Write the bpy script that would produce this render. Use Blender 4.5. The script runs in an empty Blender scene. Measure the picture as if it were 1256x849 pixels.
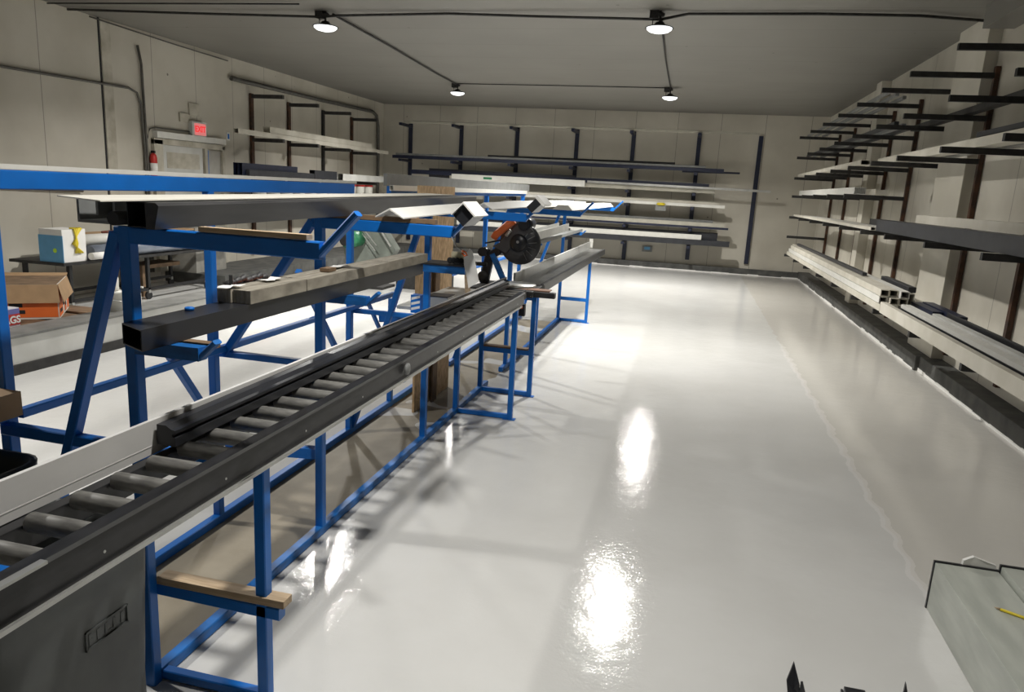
import bpy, bmesh, math, random
from mathutils import Vector, Matrix
random.seed(7)
S = bpy.context.scene
COL = S.collection
PI = math.pi

# ------------------------------------------------------------------ camera
def cam_matrix(yaw, pitch, roll, loc):
    cy, sy, cp, sp, cr, sr = math.cos(yaw), math.sin(yaw), math.cos(pitch), math.sin(pitch), math.cos(roll), math.sin(roll)
    fwd = Vector((sy*cp, cy*cp, sp)); right = Vector((cy, -sy, 0)); up = right.cross(fwd)
    r2 = right*cr + up*sr; u2 = -right*sr + up*cr
    m = Matrix.Identity(4)
    for i in range(3):
        m[i][0] = r2[i]; m[i][1] = u2[i]; m[i][2] = -fwd[i]; m[i][3] = loc[i]
    return m
cd = bpy.data.cameras.new('camera'); cam = bpy.data.objects.new('camera', cd); COL.objects.link(cam)
cd.sensor_fit = 'HORIZONTAL'; cd.sensor_width = 36.0; cd.lens = 892.2/1256*36.0
cd.clip_start = 0.05; cd.clip_end = 200
cam.matrix_world = cam_matrix(math.radians(-13.176), math.radians(-12.239), math.radians(3.131), (0, 0, 2.0))
S.camera = cam
# ------------------------------------------------------------------ view, world, light
S.view_settings.view_transform = 'Standard'; S.view_settings.look = 'None'
S.view_settings.gamma = 1.0; S.view_settings.use_curve_mapping = False
S.view_settings.exposure = 0.0
w = bpy.data.worlds.new('world'); S.world = w; w.use_nodes = True
w.node_tree.nodes['Background'].inputs[0].default_value = (0.5, 0.5, 0.5, 1)
w.node_tree.nodes['Background'].inputs[1].default_value = 0.02
LAMP_W = 212.0                      # watts of each ceiling lamp
LAMPS = [(-5.2, 9.83), (-0.64, 9.83), (-5.45, 16.5), (-0.72, 16.4), (-5.2, 3.1), (-0.64, 2.6)]  # last two are unseen, added at the camera end to brighten the foreground
LAMP_K = [1.05, 1.0, 1.25, 1.2, 0.55, 0.38]

# ------------------------------------------------------------------ materials
MATS = {}
def mat(name, col, rough=0.5, metal=0.0, var=0.0, scale=8.0, bump=0.0, spec=0.5, coat=0.0, emit=None, estr=0.0, col2=None, stretch=None, alpha=None, trans=0.0):
    if name in MATS: return MATS[name]
    m = bpy.data.materials.new(name); m.use_nodes = True; nt = m.node_tree; b = nt.nodes['Principled BSDF']
    b.inputs['Base Color'].default_value = (*col, 1); b.inputs['Roughness'].default_value = rough
    b.inputs['Metallic'].default_value = metal; b.inputs['Specular IOR Level'].default_value = spec
    b.inputs['Coat Weight'].default_value = coat; b.inputs['Transmission Weight'].default_value = trans
    if emit: b.inputs['Emission Color'].default_value = (*emit, 1); b.inputs['Emission Strength'].default_value = estr
    if alpha is not None: b.inputs['Alpha'].default_value = alpha
    tc = nt.nodes.new('ShaderNodeTexCoord'); mp = nt.nodes.new('ShaderNodeMapping')
    if stretch: mp.inputs['Scale'].default_value = stretch
    nt.links.new(tc.outputs['Object'], mp.inputs[0])
    nz = nt.nodes.new('ShaderNodeTexNoise'); nz.inputs['Scale'].default_value = scale; nz.inputs['Detail'].default_value = 5
    nt.links.new(mp.outputs[0], nz.inputs['Vector'])
    cr = nt.nodes.new('ShaderNodeValToRGB')
    c2 = col2 or tuple(max(0, c*(1-var)) for c in col)
    cr.color_ramp.elements[0].position = 0.35; cr.color_ramp.elements[1].position = 0.65
    cr.color_ramp.elements[0].color = (*c2, 1); cr.color_ramp.elements[1].color = (*col, 1)
    nt.links.new(nz.outputs['Fac'], cr.inputs[0]); nt.links.new(cr.outputs[0], b.inputs['Base Color'])
    if bump:
        bp = nt.nodes.new('ShaderNodeBump'); bp.inputs['Strength'].default_value = bump; bp.inputs['Distance'].default_value = 0.01
        nt.links.new(nz.outputs['Fac'], bp.inputs['Height']); nt.links.new(bp.outputs[0], b.inputs['Normal'])
    MATS[name] = m; return m
BLUE = mat('blue_paint', (0.002, 0.15, 0.56), 0.42, var=0.15, scale=5)
BLUEW = mat('worn_blue_paint', (0.012, 0.16, 0.52), 0.45, var=0.4, scale=9, stretch=(1, 1, 3))
BLACK = mat('black_anodized', (0.022, 0.023, 0.027), 0.33, var=0.3, scale=4)
RAIL = mat('scuffed_black_rail', (0.026, 0.026, 0.028), 0.36, var=0.5, scale=12, stretch=(3, 1, 3))
DARK = mat('dark_bronze', (0.035, 0.037, 0.044), 0.4, var=0.3)
NAVY = mat('navy_steel', (0.012, 0.017, 0.045), 0.45, var=0.3)
RUST = mat('rusty_steel', (0.10, 0.045, 0.022), 0.75, col2=(0.035, 0.02, 0.014), scale=8, bump=0.2)
STEEL = mat('dark_steel', (0.03, 0.029, 0.028), 0.6, var=0.5, scale=14)
GREYP = mat('grey_profile', (0.22, 0.225, 0.22), 0.45, var=0.2)
SILVER = mat('mill_aluminium', (0.55, 0.55, 0.53), 0.38, metal=0.7, var=0.15)
WHITE = mat('white_profile', (0.74, 0.73, 0.68), 0.4, var=0.08)
DUSTY = mat('dusty_white_profile', (0.64, 0.61, 0.53), 0.5, col2=(0.54, 0.51, 0.43), scale=3)
BEIGE = mat('beige_profile', (0.45, 0.43, 0.36), 0.5, var=0.15)
ROLLER = mat('grey_roller', (0.19, 0.185, 0.17), 0.5, col2=(0.11, 0.107, 0.10), scale=9, stretch=(2, 8, 8), bump=0.1)
PLANK = mat('weathered_plank', (0.34, 0.31, 0.25), 0.75, col2=(0.19, 0.17, 0.135), scale=7, stretch=(12, 1, 2), bump=0.3)
WOOD = mat('pale_wood', (0.50, 0.38, 0.25), 0.7, col2=(0.36, 0.26, 0.16), scale=8, stretch=(1, 10, 10))
DWOOD = mat('brown_wood', (0.22, 0.14, 0.08), 0.75, var=0.4)
OSB = mat('strand_board', (0.66, 0.45, 0.25), 0.75, col2=(0.42, 0.27, 0.13), scale=16, stretch=(1, 2.4, 1), bump=0.3)
CARD = mat('cardboard', (0.42, 0.27, 0.145), 0.8, var=0.15)
CAN = mat('grey_bin_plastic', (0.10, 0.108, 0.105), 0.5, col2=(0.055, 0.06, 0.06), scale=4, bump=0.1)
BIN = mat('black_bin_plastic', (0.014, 0.018, 0.018), 0.42, var=0.2)
RUBBER = mat('black_rubber', (0.012, 0.012, 0.013), 0.6, var=0.2)
ORANGE = mat('orange_plastic', (0.75, 0.16, 0.04), 0.45, var=0.12)
ORBAG = mat('orange_print', (0.80, 0.17, 0.03), 0.5, col2=(0.70, 0.13, 0.02), scale=3)
PAPER = mat('white_paper', (0.82, 0.81, 0.78), 0.7, var=0.05)
FILM = mat('clear_film_roll', (0.30, 0.33, 0.38), 0.2, col2=(0.14, 0.16, 0.20), scale=5, stretch=(1, .3, 1), bump=0.2)
LBLUE = mat('light_blue_card', (0.13, 0.37, 0.62), 0.5, var=0.1)
YELLOW = mat('yellow_plastic', (0.78, 0.62, 0.03), 0.45, var=0.12)
GREEN = mat('green_motor', (0.03, 0.20, 0.09), 0.45, var=0.2)
GGREY = mat('green_grey_paint', (0.16, 0.18, 0.155), 0.5, var=0.3, scale=4)
RED = mat('red_paint', (0.50, 0.03, 0.025), 0.4, var=0.1)
PIPE = mat('galvanized_pipe', (0.13, 0.125, 0.11), 0.5, metal=0.3, var=0.3)
CONC = mat('dark_concrete', (0.105, 0.105, 0.098), 0.75, col2=(0.055, 0.056, 0.054), scale=5, bump=0.25)
CLEARGUARD = mat('smoked_guard', (0.06, 0.063, 0.07), 0.22, var=0.2)
PANEL = mat('grey_white_panel', (0.60, 0.60, 0.57), 0.55, col2=(0.50, 0.50, 0.47), scale=3)
STAINW = mat('stained_wallboard', (0.55, 0.52, 0.44), 0.8, col2=(0.38, 0.35, 0.28), scale=4)
DIRTW = mat('white_bench_top', (0.20, 0.20, 0.19), 0.6, var=0.3, scale=7)

def room_mat(name, col, dirt, seam_axis=None, seam=1.14, offs=0.0, rough=0.5, dirt_amt=0.5, cross=None):
    m = bpy.data.materials.new(name); m.use_nodes = True; nt = m.node_tree; b = nt.nodes['Principled BSDF']; L = nt.links.new
    b.inputs['Roughness'].default_value = rough
    tc = nt.nodes.new('ShaderNodeTexCoord')
    n1 = nt.nodes.new('ShaderNodeTexNoise'); n1.inputs['Scale'].default_value = 0.9; n1.inputs['Detail'].default_value = 7; L(tc.outputs['Object'], n1.inputs['Vector'])
    r1 = nt.nodes.new('ShaderNodeValToRGB'); r1.color_ramp.elements[0].position = 0.38; r1.color_ramp.elements[1].position = 0.62
    r1.color_ramp.elements[0].color = tuple(c*(1-dirt_amt)+d*dirt_amt for c, d in zip(col, dirt))+(1,); r1.color_ramp.elements[1].color = (*col, 1)
    L(n1.outputs['Fac'], r1.inputs[0]); out = r1.outputs[0]
    sp = nt.nodes.new('ShaderNodeTexVoronoi'); sp.inputs['Scale'].default_value = 1.6; L(tc.outputs['Object'], sp.inputs['Vector'])
    lt = nt.nodes.new('ShaderNodeMath'); lt.operation = 'LESS_THAN'; lt.inputs[1].default_value = 0.035; L(sp.outputs['Distance'], lt.inputs[0])
    mx = nt.nodes.new('ShaderNodeMix'); mx.data_type = 'RGBA'; L(lt.outputs[0], mx.inputs['Factor']); L(out, mx.inputs['A']); mx.inputs['B'].default_value = (*[d*0.5 for d in dirt], 1); out = mx.outputs['Result']
    if seam_axis is not None:
        sx = nt.nodes.new('ShaderNodeSeparateXYZ'); L(tc.outputs['Object'], sx.inputs[0])
        a = nt.nodes.new('ShaderNodeMath'); a.operation = 'ADD'; a.inputs[1].default_value = 100*seam - offs; L(sx.outputs[seam_axis], a.inputs[0])
        mo = nt.nodes.new('ShaderNodeMath'); mo.operation = 'MODULO'; mo.inputs[1].default_value = seam; L(a.outputs[0], mo.inputs[0])
        l2 = nt.nodes.new('ShaderNodeMath'); l2.operation = 'LESS_THAN'; l2.inputs[1].default_value = 0.014; L(mo.outputs[0], l2.inputs[0])
        ml = nt.nodes.new('ShaderNodeMath'); ml.operation = 'MULTIPLY'; ml.inputs[1].default_value = 0.6; L(l2.outputs[0], ml.inputs[0])
        m2 = nt.nodes.new('ShaderNodeMix'); m2.data_type = 'RGBA'; L(ml.outputs[0], m2.inputs['Factor']); L(out, m2.inputs['A']); m2.inputs['B'].default_value = (0.10, 0.09, 0.07, 1); out = m2.outputs['Result']
    L(out, b.inputs['Base Color'])
    bp = nt.nodes.new('ShaderNodeBump'); bp.inputs['Strength'].default_value = 0.08; L(n1.outputs['Fac'], bp.inputs['Height']); L(bp.outputs[0], b.inputs['Normal'])
    return m
WALLC = (0.56, 0.53, 0.455)
M_LEFT = room_mat('left_wall_panels', WALLC, (0.38, 0.35, 0.28), 1, 1.14, 9.03)
M_RIGHT = room_mat('right_wall_panels', (0.62, 0.59, 0.51), (0.36, 0.33, 0.27), 1, 1.2, 0.35)
M_BACK = room_mat('back_wall_panels', WALLC, (0.40, 0.37, 0.31), 0, 1.14, 0.5)
M_CEIL = room_mat('ceiling_panels', (0.19, 0.182, 0.163), (0.15, 0.143, 0.127), 1, 1.16, 0.4, dirt_amt=0.4)

def floor_mat():
    m = bpy.data.materials.new('white_epoxy_floor'); m.use_nodes = True; nt = m.node_tree; b = nt.nodes['Principled BSDF']; L = nt.links.new
    tc = nt.nodes.new('ShaderNodeTexCoord')
    n1 = nt.nodes.new('ShaderNodeTexNoise'); n1.inputs['Scale'].default_value = 0.55; n1.inputs['Detail'].default_value = 8; n1.inputs['Roughness'].default_value = 0.6; L(tc.outputs['Object'], n1.inputs['Vector'])
    r1 = nt.nodes.new('ShaderNodeValToRGB'); r1.color_ramp.elements[0].position = 0.3; r1.color_ramp.elements[1].position = 0.7
    r1.color_ramp.elements[0].color = (0.56, 0.555, 0.535, 1); r1.color_ramp.elements[1].color = (0.655, 0.655, 0.64, 1)
    L(n1.outputs['Fac'], r1.inputs[0])
    # bare concrete strip under the conveyor, ragged edge
    sx = nt.nodes.new('ShaderNodeSeparateXYZ'); L(tc.outputs['Object'], sx.inputs[0])
    n2 = nt.nodes.new('ShaderNodeTexNoise'); n2.inputs['Scale'].default_value = 3.5; n2.inputs['Detail'].default_value = 4; L(tc.outputs['Object'], n2.inputs['Vector'])
    def mth(op, a, bb):
        n = nt.nodes.new('ShaderNodeMath'); n.operation = op
        for i, v in enumerate((a, bb)):
            if isinstance(v, (int, float)): n.inputs[i].default_value = v
            else: L(v, n.inputs[i])
        return n.outputs[0]
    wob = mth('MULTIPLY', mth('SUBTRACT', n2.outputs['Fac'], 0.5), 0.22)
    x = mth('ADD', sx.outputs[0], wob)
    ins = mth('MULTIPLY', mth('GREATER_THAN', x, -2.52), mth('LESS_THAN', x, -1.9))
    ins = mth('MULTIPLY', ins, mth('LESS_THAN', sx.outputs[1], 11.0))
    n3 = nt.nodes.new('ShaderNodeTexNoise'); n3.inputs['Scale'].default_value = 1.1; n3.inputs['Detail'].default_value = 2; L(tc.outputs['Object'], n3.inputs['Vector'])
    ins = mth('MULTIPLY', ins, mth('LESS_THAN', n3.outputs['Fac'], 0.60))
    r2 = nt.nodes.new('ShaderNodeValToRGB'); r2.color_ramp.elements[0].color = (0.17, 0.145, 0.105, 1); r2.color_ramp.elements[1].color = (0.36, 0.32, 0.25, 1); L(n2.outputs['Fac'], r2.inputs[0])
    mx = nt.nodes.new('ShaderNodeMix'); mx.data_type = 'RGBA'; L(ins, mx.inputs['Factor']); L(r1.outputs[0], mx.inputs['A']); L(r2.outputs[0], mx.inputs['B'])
    # beige tint painted in for the right wall's reflection, whitish paint seam at its edge
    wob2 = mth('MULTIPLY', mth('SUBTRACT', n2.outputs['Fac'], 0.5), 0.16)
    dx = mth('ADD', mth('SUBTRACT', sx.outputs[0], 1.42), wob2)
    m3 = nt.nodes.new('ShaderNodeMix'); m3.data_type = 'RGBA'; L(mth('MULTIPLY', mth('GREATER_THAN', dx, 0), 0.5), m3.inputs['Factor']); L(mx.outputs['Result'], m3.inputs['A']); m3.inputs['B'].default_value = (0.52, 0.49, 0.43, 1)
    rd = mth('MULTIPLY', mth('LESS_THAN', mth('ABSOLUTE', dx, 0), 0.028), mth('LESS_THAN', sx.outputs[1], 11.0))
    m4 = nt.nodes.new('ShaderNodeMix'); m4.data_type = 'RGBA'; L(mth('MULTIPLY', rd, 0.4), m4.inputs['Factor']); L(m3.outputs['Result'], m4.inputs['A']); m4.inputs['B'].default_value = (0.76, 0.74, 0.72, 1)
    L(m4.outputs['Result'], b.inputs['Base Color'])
    L(mth('ADD', mth('MULTIPLY', ins, 0.45), 0.085), b.inputs['Roughness'])
    b.inputs['Specular IOR Level'].default_value = 0.22
    mp = nt.nodes.new('ShaderNodeMapping'); mp.inputs['Scale'].default_value = (1, 1, 1); L(tc.outputs['Object'], mp.inputs[0])
    n4 = nt.nodes.new('ShaderNodeTexNoise'); n4.inputs['Scale'].default_value = 9.0; n4.inputs['Detail'].default_value = 6; n4.inputs['Roughness'].default_value = 0.65; L(mp.outputs[0], n4.inputs['Vector'])
    bp = nt.nodes.new('ShaderNodeBump'); bp.inputs['Strength'].default_value = 0.22; bp.inputs['Distance'].default_value = 0.012; L(n4.outputs['Fac'], bp.inputs['Height']); L(bp.outputs[0], b.inputs['Normal'])
    return m
M_FLOOR = floor_mat()

# ------------------------------------------------------------------ mesh helpers
class MB:
    """collects shapes into one mesh"""
    def __init__(s): s.bm = bmesh.new()
    def box(s, x0, x1, y0, y1, z0, z1, bev=0.0):
        r = bmesh.ops.create_cube(s.bm, size=1.0); vs = r['verts']
        for v in vs: v.co = Vector(((x0+x1)/2+v.co.x*(x1-x0), (y0+y1)/2+v.co.y*(y1-y0), (z0+z1)/2+v.co.z*(z1-z0)))
        if bev:
            es = {e for v in vs for e in v.link_edges}
            bmesh.ops.bevel(s.bm, geom=list(es), offset=bev, segments=2, affect='EDGES', profile=0.7)
        return s
    def frame(s, p0, p1, up=(0, 0, 1)):
        p0, p1 = Vector(p0), Vector(p1); d = (p1-p0); L = d.length; d.normalize(); u = Vector(up)
        if abs(d.dot(u)) > 0.98: u = Vector((0, 1, 0))
        sd = d.cross(u).normalized(); u = sd.cross(d).normalized()
        return p0, L, d, sd, u
    def prism(s, pts, p0, p1, up=(0, 0, 1)):
        """pts: section outline (side, up) swept from p0 to p1"""
        o, L, d, sd, u = s.frame(p0, p1, up)
        a = [s.bm.verts.new(o+sd*x+u*z) for x, z in pts]; b = [s.bm.verts.new(o+sd*x+u*z+d*L) for x, z in pts]
        n = len(pts)
        for i in range(n): s.bm.faces.new((a[i], a[(i+1) % n], b[(i+1) % n], b[i]))
        s.bm.faces.new(a[::-1]); s.bm.faces.new(b)
        return s
    def bar(s, p0, p1, w, h, up=(0, 0, 1), c=0.0):
        a, b = w/2, h/2
        if c: pts = [(-a+c, -b), (a-c, -b), (a, -b+c), (a, b-c), (a-c, b), (-a+c, b), (-a, b-c), (-a, -b+c)]
        else: pts = [(-a, -b), (a, -b), (a, b), (-a, b)]
        return s.prism(pts, p0, p1, up)
    def tube(s, p0, p1, w, h, t=0.004, up=(0, 0, 1), webs=0):
        """hollow rectangular extrusion with open ends"""
        o, L, d, sd, u = s.frame(p0, p1, up); a, b = w/2, h/2
        ou = [(-a, -b), (a, -b), (a, b), (-a, b)]; inn = [(-a+t, -b+t), (a-t, -b+t), (a-t, b-t), (-a+t, b-t)]
        V = lambda l, k: [s.bm.verts.new(o+sd*x+u*z+d*(L*k)) for x, z in l]
        A, B, C, D = V(ou, 0), V(ou, 1), V(inn, 0), V(inn, 1)
        for i in range(4):
            j = (i+1) % 4
            s.bm.faces.new((A[i], A[j], B[j], B[i])); s.bm.faces.new((C[j], C[i], D[i], D[j]))
            s.bm.faces.new((A[j], A[i], C[i], C[j])); s.bm.faces.new((B[i], B[j], D[j], D[i]))
        for k in range(webs):
            x = -a + w*(k+1)/(webs+1)
            s.prism([(x-t/2, -b+t), (x+t/2, -b+t), (x+t/2, b-t), (x-t/2, b-t)], p0, p1, up)
        return s
    def angle(s, p0, p1, w, h, t=0.006, up=(0, 0, 1)):
        return s.prism([(0, 0), (w, 0), (w, t if w > 0 else t), ((t if w > 0 else -t), t), ((t if w > 0 else -t), h), (0, h)], p0, p1, up)
    def channel(s, p0, p1, w, h, t=0.006, up=(0, 0, 1)):
        a = w/2
        return s.prism([(-a, 0), (a, 0), (a, h), (a-t, h), (a-t, t), (-a+t, t), (-a+t, h), (-a, h)], p0, p1, up)
    def rod(s, p0, p1, r, n=12, r2=None):
        o, L, d, sd, u = s.frame(p0, p1); r2 = r if r2 is None else r2
        a = [s.bm.verts.new(o+(sd*math.cos(2*PI*i/n)+u*math.sin(2*PI*i/n))*r) for i in range(n)]
        b = [s.bm.verts.new(o+d*L+(sd*math.cos(2*PI*i/n)+u*math.sin(2*PI*i/n))*r2) for i in range(n)]
        for i in range(n): f = s.bm.faces.new((a[i], a[(i+1) % n], b[(i+1) % n], b[i])); f.smooth = True
        s.bm.faces.new(a[::-1]); s.bm.faces.new(b)
        return s
    def path(s, pts, r, n=8):
        pts = [Vector(p) for p in pts]; rings = []
        for i, p in enumerate(pts):
            d = (pts[min(i+1, len(pts)-1)]-pts[max(i-1, 0)]).normalized()
            u = Vector((0, 0, 1)) if abs(d.z) < 0.9 else Vector((0, 1, 0))
            sd = d.cross(u).normalized(); u = sd.cross(d)
            rings.append([s.bm.verts.new(p+(sd*math.cos(2*PI*k/n)+u*math.sin(2*PI*k/n))*r) for k in range(n)])
        for a, b in zip(rings, rings[1:]):
            for k in range(n): f = s.bm.faces.new((a[k], a[(k+1) % n], b[(k+1) % n], b[k])); f.smooth = True
        s.bm.faces.new(rings[0][::-1]); s.bm.faces.new(rings[-1])
        return s
    def lathe(s, prof, c=(0, 0, 0), axis=(0, 0, 1), n=28):
        ax = Vector(axis).normalized(); t = Vector((1, 0, 0)) if abs(ax.x) < 0.9 else Vector((0, 1, 0))
        e1 = ax.cross(t).normalized(); e2 = ax.cross(e1); c = Vector(c); rings = []
        for r, z in prof:
            r = max(r, 1e-4)
            rings.append([s.bm.verts.new(c+ax*z+(e1*math.cos(2*PI*k/n)+e2*math.sin(2*PI*k/n))*r) for k in range(n)])
        for a, b in zip(rings, rings[1:]):
            for k in range(n): f = s.bm.faces.new((a[k], a[(k+1) % n], b[(k+1) % n], b[k])); f.smooth = True
        s.bm.faces.new(rings[0][::-1]); s.bm.faces.new(rings[-1])
        return s
    def poly(s, pts, thick, n=None):
        """a flat outline in space given real thickness"""
        P = [Vector(p) for p in pts]; nn = (P[1]-P[0]).cross(P[2]-P[1]).normalized() if n is None else Vector(n)
        a = [s.bm.verts.new(p) for p in P]; b = [s.bm.verts.new(p-nn*thick) for p in P]; k = len(P)
        s.bm.faces.new(a); s.bm.faces.new(b[::-1])
        for i in range(k): s.bm.faces.new((a[(i+1) % k], a[i], b[i], b[(i+1) % k]))
        return s
    def build(s, name, m, parent=None, **tags):
        me = bpy.data.meshes.new(name); bmesh.ops.recalc_face_normals(s.bm, faces=s.bm.faces[:]); s.bm.to_mesh(me); s.bm.free()
        me.materials.append(m); o = bpy.data.objects.new(name, me); COL.objects.link(o)
        if parent is not None: o.parent = parent; o.matrix_parent_inverse = Matrix.Translation(parent.location).inverted() if parent.type == 'EMPTY' and not parent.get('_local') else Matrix.Identity(4)
        for k, v in tags.items(): o[k] = v
        return o
def sub(mb, name, m, parent, **t):
    """a sub-part: child of a mesh part that sits at the same origin"""
    return mb.build(name, m, parent, **t)
def thing(name, loc, label, cat, group=None):
    o = bpy.data.objects.new(name, None); COL.objects.link(o); o.location = loc; o.empty_display_size = 0.1
    o['label'] = label; o['category'] = cat
    if group: o['group'] = group
    return o
def one(mb, name, m, label, cat, group=None):
    o = mb.build(name, m); o['label'] = label; o['category'] = cat
    if group: o['group'] = group
    return o
def struct(mb, name, m):
    o = mb.build(name, m); o['kind'] = 'structure'; return o
def text_mesh(name, body, size, m, parent, M, depth=0.002, bold=0.0):
    cu = bpy.data.curves.new(name, 'FONT'); cu.body = body; cu.size = size; cu.extrude = depth; cu.align_x = 'CENTER'; cu.align_y = 'CENTER'; cu.offset = bold
    tmp = bpy.data.objects.new(name+'_tmp', cu); COL.objects.link(tmp)
    bpy.context.view_layer.update(); dg = bpy.context.evaluated_depsgraph_get()
    me = bpy.data.meshes.new_from_object(tmp.evaluated_get(dg)); bpy.data.objects.remove(tmp)
    me.transform(M); me.materials.clear(); me.materials.append(m); me.name = name
    o = bpy.data.objects.new(name, me); COL.objects.link(o); o.parent = parent
    if parent.type == 'EMPTY': o.matrix_parent_inverse = Matrix.Translation(parent.location).inverted()
    return o
ORD = ['first', 'second', 'third', 'fourth', 'fifth', 'sixth', 'seventh', 'eighth', 'ninth', 'tenth', 'eleventh']

# ------------------------------------------------------------------ the room
XL, XR, YB, YF, ZC = -9.25, 3.22, 21.1, -4.0, 4.24
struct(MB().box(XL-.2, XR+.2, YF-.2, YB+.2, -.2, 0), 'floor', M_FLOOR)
struct(MB().box(XL-.2, XR+.2, YF-.2, YB+.2, ZC, ZC+.2), 'ceiling', M_CEIL)
struct(MB().box(XL-.2, XL, YF-.2, YB+.2, 0, ZC), 'wall_left', M_LEFT)
struct(MB().box(XR, XR+.2, YF-.2, YB+.2, 0, ZC), 'wall_right', M_RIGHT)
struct(MB().box(XL, XR, YB, YB+.2, 0, ZC), 'wall_back', M_BACK)
struct(MB().box(XL, XR, YF-.2, YF, 0, ZC), 'wall_front', M_BACK)
# concrete kerbs round the foot of the walls
def kerb(x0, x1, y0, y1, h, name):
    return struct(MB().box(x0, x1, y0, y1, 0, h, 0.012), name, CONC)
kerb(2.98, XR, YF, 10.0, .19, 'baseboard_right'); kerb(2.93, XR, 10.0, YB, .19, 'baseboard_right')
kerb(XL, 2.93, YB-.12, YB, .17, 'baseboard_back'); kerb(XL, -8.0, 11.4, YB-.12, .19, 'baseboard_left')
# thin ragged white coating line where the floor paint laps the kerb
rg = MB()
yy = -1.0
while yy < 20.8:
    L = random.uniform(.12, .5); xk = 2.98 if yy < 9.7 else 2.93
    rg.box(xk-.004, xk+.0, yy, yy+L, 0, random.uniform(.012, .04)); yy += L
struct(rg, 'trim_1', PAPER)
rg = MB(); xx = -7.9
while xx < 2.8:
    L = random.uniform(.15, .5); rg.box(xx, xx+L, YB-.125, YB-.12, 0, random.uniform(.01, .035)); xx += L
struct(rg, 'trim_2', PAPER)
# pilaster on the right wall and dark cracks between the left panels
struct(MB().box(3.08, XR, 9.93, 10.98, .19, ZC, .01), 'trim_3', mat('pilaster_paint', (0.66, 0.63, 0.55), 0.5, col2=(0.55, 0.52, 0.44), scale=1.2))
struct(MB().box(3.06, XR, 14.95, 15.35, .19, ZC, .01), 'trim_4', MATS['pilaster_paint'])
struct(MB().box(XL, XL+.006, 10.155, 10.19, 0, ZC), 'trim_5', RUBBER)
struct(MB().box(XL, XL+.012, 10.20, 10.40, 0, ZC), 'trim_6', STAINW)
# ceiling beam at the right near end
struct(MB().box(2.9, XR, YF, 9.6, 4.0, ZC, .01), 'trim_7', M_CEIL)

# ------------------------------------------------------------------ ceiling lamps
GLASS = mat('lit_frosted_glass', (0.9, 0.9, 0.88), 0.3, emit=(0.95, 0.98, 1.0), estr=1.4)
LAMPDESC = ['near row, left of centre above the blue racks', 'near row, above the open floor', 'far row, left', 'far row, right near the back wall', 'unseen, added above the left side near the camera', 'unseen, added overhead near the camera']
for (x, y), k, dsc in zip(LAMPS, LAMP_K, LAMPDESC):
    t = thing('ceiling_lamp', (x, y, ZC), 'round frosted glass pendant lamp, ' + dsc, 'lamp', 'pendant lamps on the ceiling')
    MB().box(x-.13, x-.02, y-.06, y+.06, ZC-.09, ZC).build('junction_box', STEEL, t)
    MB().rod((x, y, ZC-.13), (x, y, ZC), .014).lathe([(.05, -.03), (.055, 0), (.02, .02)], (x, y, ZC-.03)).build('stem', STEEL, t)
    cg = MB(); cg.path([(x-.09, y, ZC-.08), (x-.09, y, ZC-.16), (x-.04, y, ZC-.19), (x, y, ZC-.14)], .006); cg.build('lamp_cord', RUBBER, t)
    MB().lathe([(.02, .07), (.05, .06), (.07, .03), (.17, 0), (.178, -.012), (.165, -.008)], (x, y, ZC-.19)).build('lamp_shade', STEEL, t)
    MB().lathe([(.16, 0), (.155, -.02), (.12, -.045), (.06, -.06), (.0, -.063)], (x, y, ZC-.196)).build('lamp_glass', GLASS, t)
    ld = bpy.data.lights.new('lamp_light', 'AREA'); ld.shape = 'DISK'; ld.size = .20; ld.spread = math.radians(150); ld.energy = LAMP_W*k; ld.color = (1.0, 0.975, 0.925)
    lo = bpy.data.objects.new('lamp_light', ld); COL.objects.link(lo); lo.parent = t; lo.location = (0, 0, -.275)
def conduit(pts, r, label, m=PIPE, g=None):
    return one(MB().path(pts, r), 'conduit', m, label, 'pipe', g)
zc = ZC-.03
conduit([(-9.2, 9.55, zc), (-7.3, 9.7, zc-.02), (-5.25, 9.78, zc-.05), (-5.0, 9.8, zc-.03), (-3.4, 9.82, zc), (-2.2, 9.84, zc-.03), (-.64, 9.86, zc-.06), (-.3, 9.84, zc), (1.2, 9.84, zc), (2.3, 9.84, zc-.02), (3.18, 10.2, zc)], .017, 'dark cable conduit crossing the ceiling through the near pair of lamps', STEEL)
conduit([(-9.2, 9.2, zc), (-7.0, 9.25, zc), (-5.3, 9.3, zc)], .011, 'thin cable on the ceiling left of the near left lamp', STEEL)
conduit([(-5.1, 9.86, zc), (-5.2, 12, zc), (-5.4, 15, zc), (-5.45, 16.4, zc)], .017, 'cable conduit running from the near left lamp to the far left lamp', STEEL)
conduit([(-.64, 9.95, zc), (-.7, 13, zc), (-.72, 16.3, zc)], .013, 'cable conduit running from the near right lamp to the far right lamp', STEEL)
conduit([(-5.4, 16.3, zc), (-3, 16.25, zc), (-.75, 16.25, zc)], .011, 'thin conduit joining the two far lamps', STEEL)
conduit([(-9.19, 9.95, 4.2), (-9.2, 12, 4.16), (-9.2, 13.4, 4.15)], .012, 'thin pipe under the ceiling along the left wall')
conduit([(-9.21, 10.95, 3.98), (-9.21, 11.02, 3.7), (-9.21, 11.05, 2.4), (-9.21, 11.06, .2)], .022, 'grey vertical conduit on the left wall beside the exit door')
conduit([(-9.21, 4.0, 3.2), (-9.21, 8.45, 3.23), (-9.21, 10.7, 3.27), (-9.21, 10.88, 3.22), (-9.21, 10.96, 3.05), (-9.21, 11.0, 2.3), (-9.21, 11.0, .2)], .02, 'grey conduit running along the left wall then bending down by the door')
conduit([(-9.22, 11.09, 2.5), (-9.22, 11.15, 2.66), (-9.22, 11.3, 2.7), (-9.22, 12.19, 2.7)], .012, 'thin conduit leading over the door frame to the exit sign')
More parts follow.
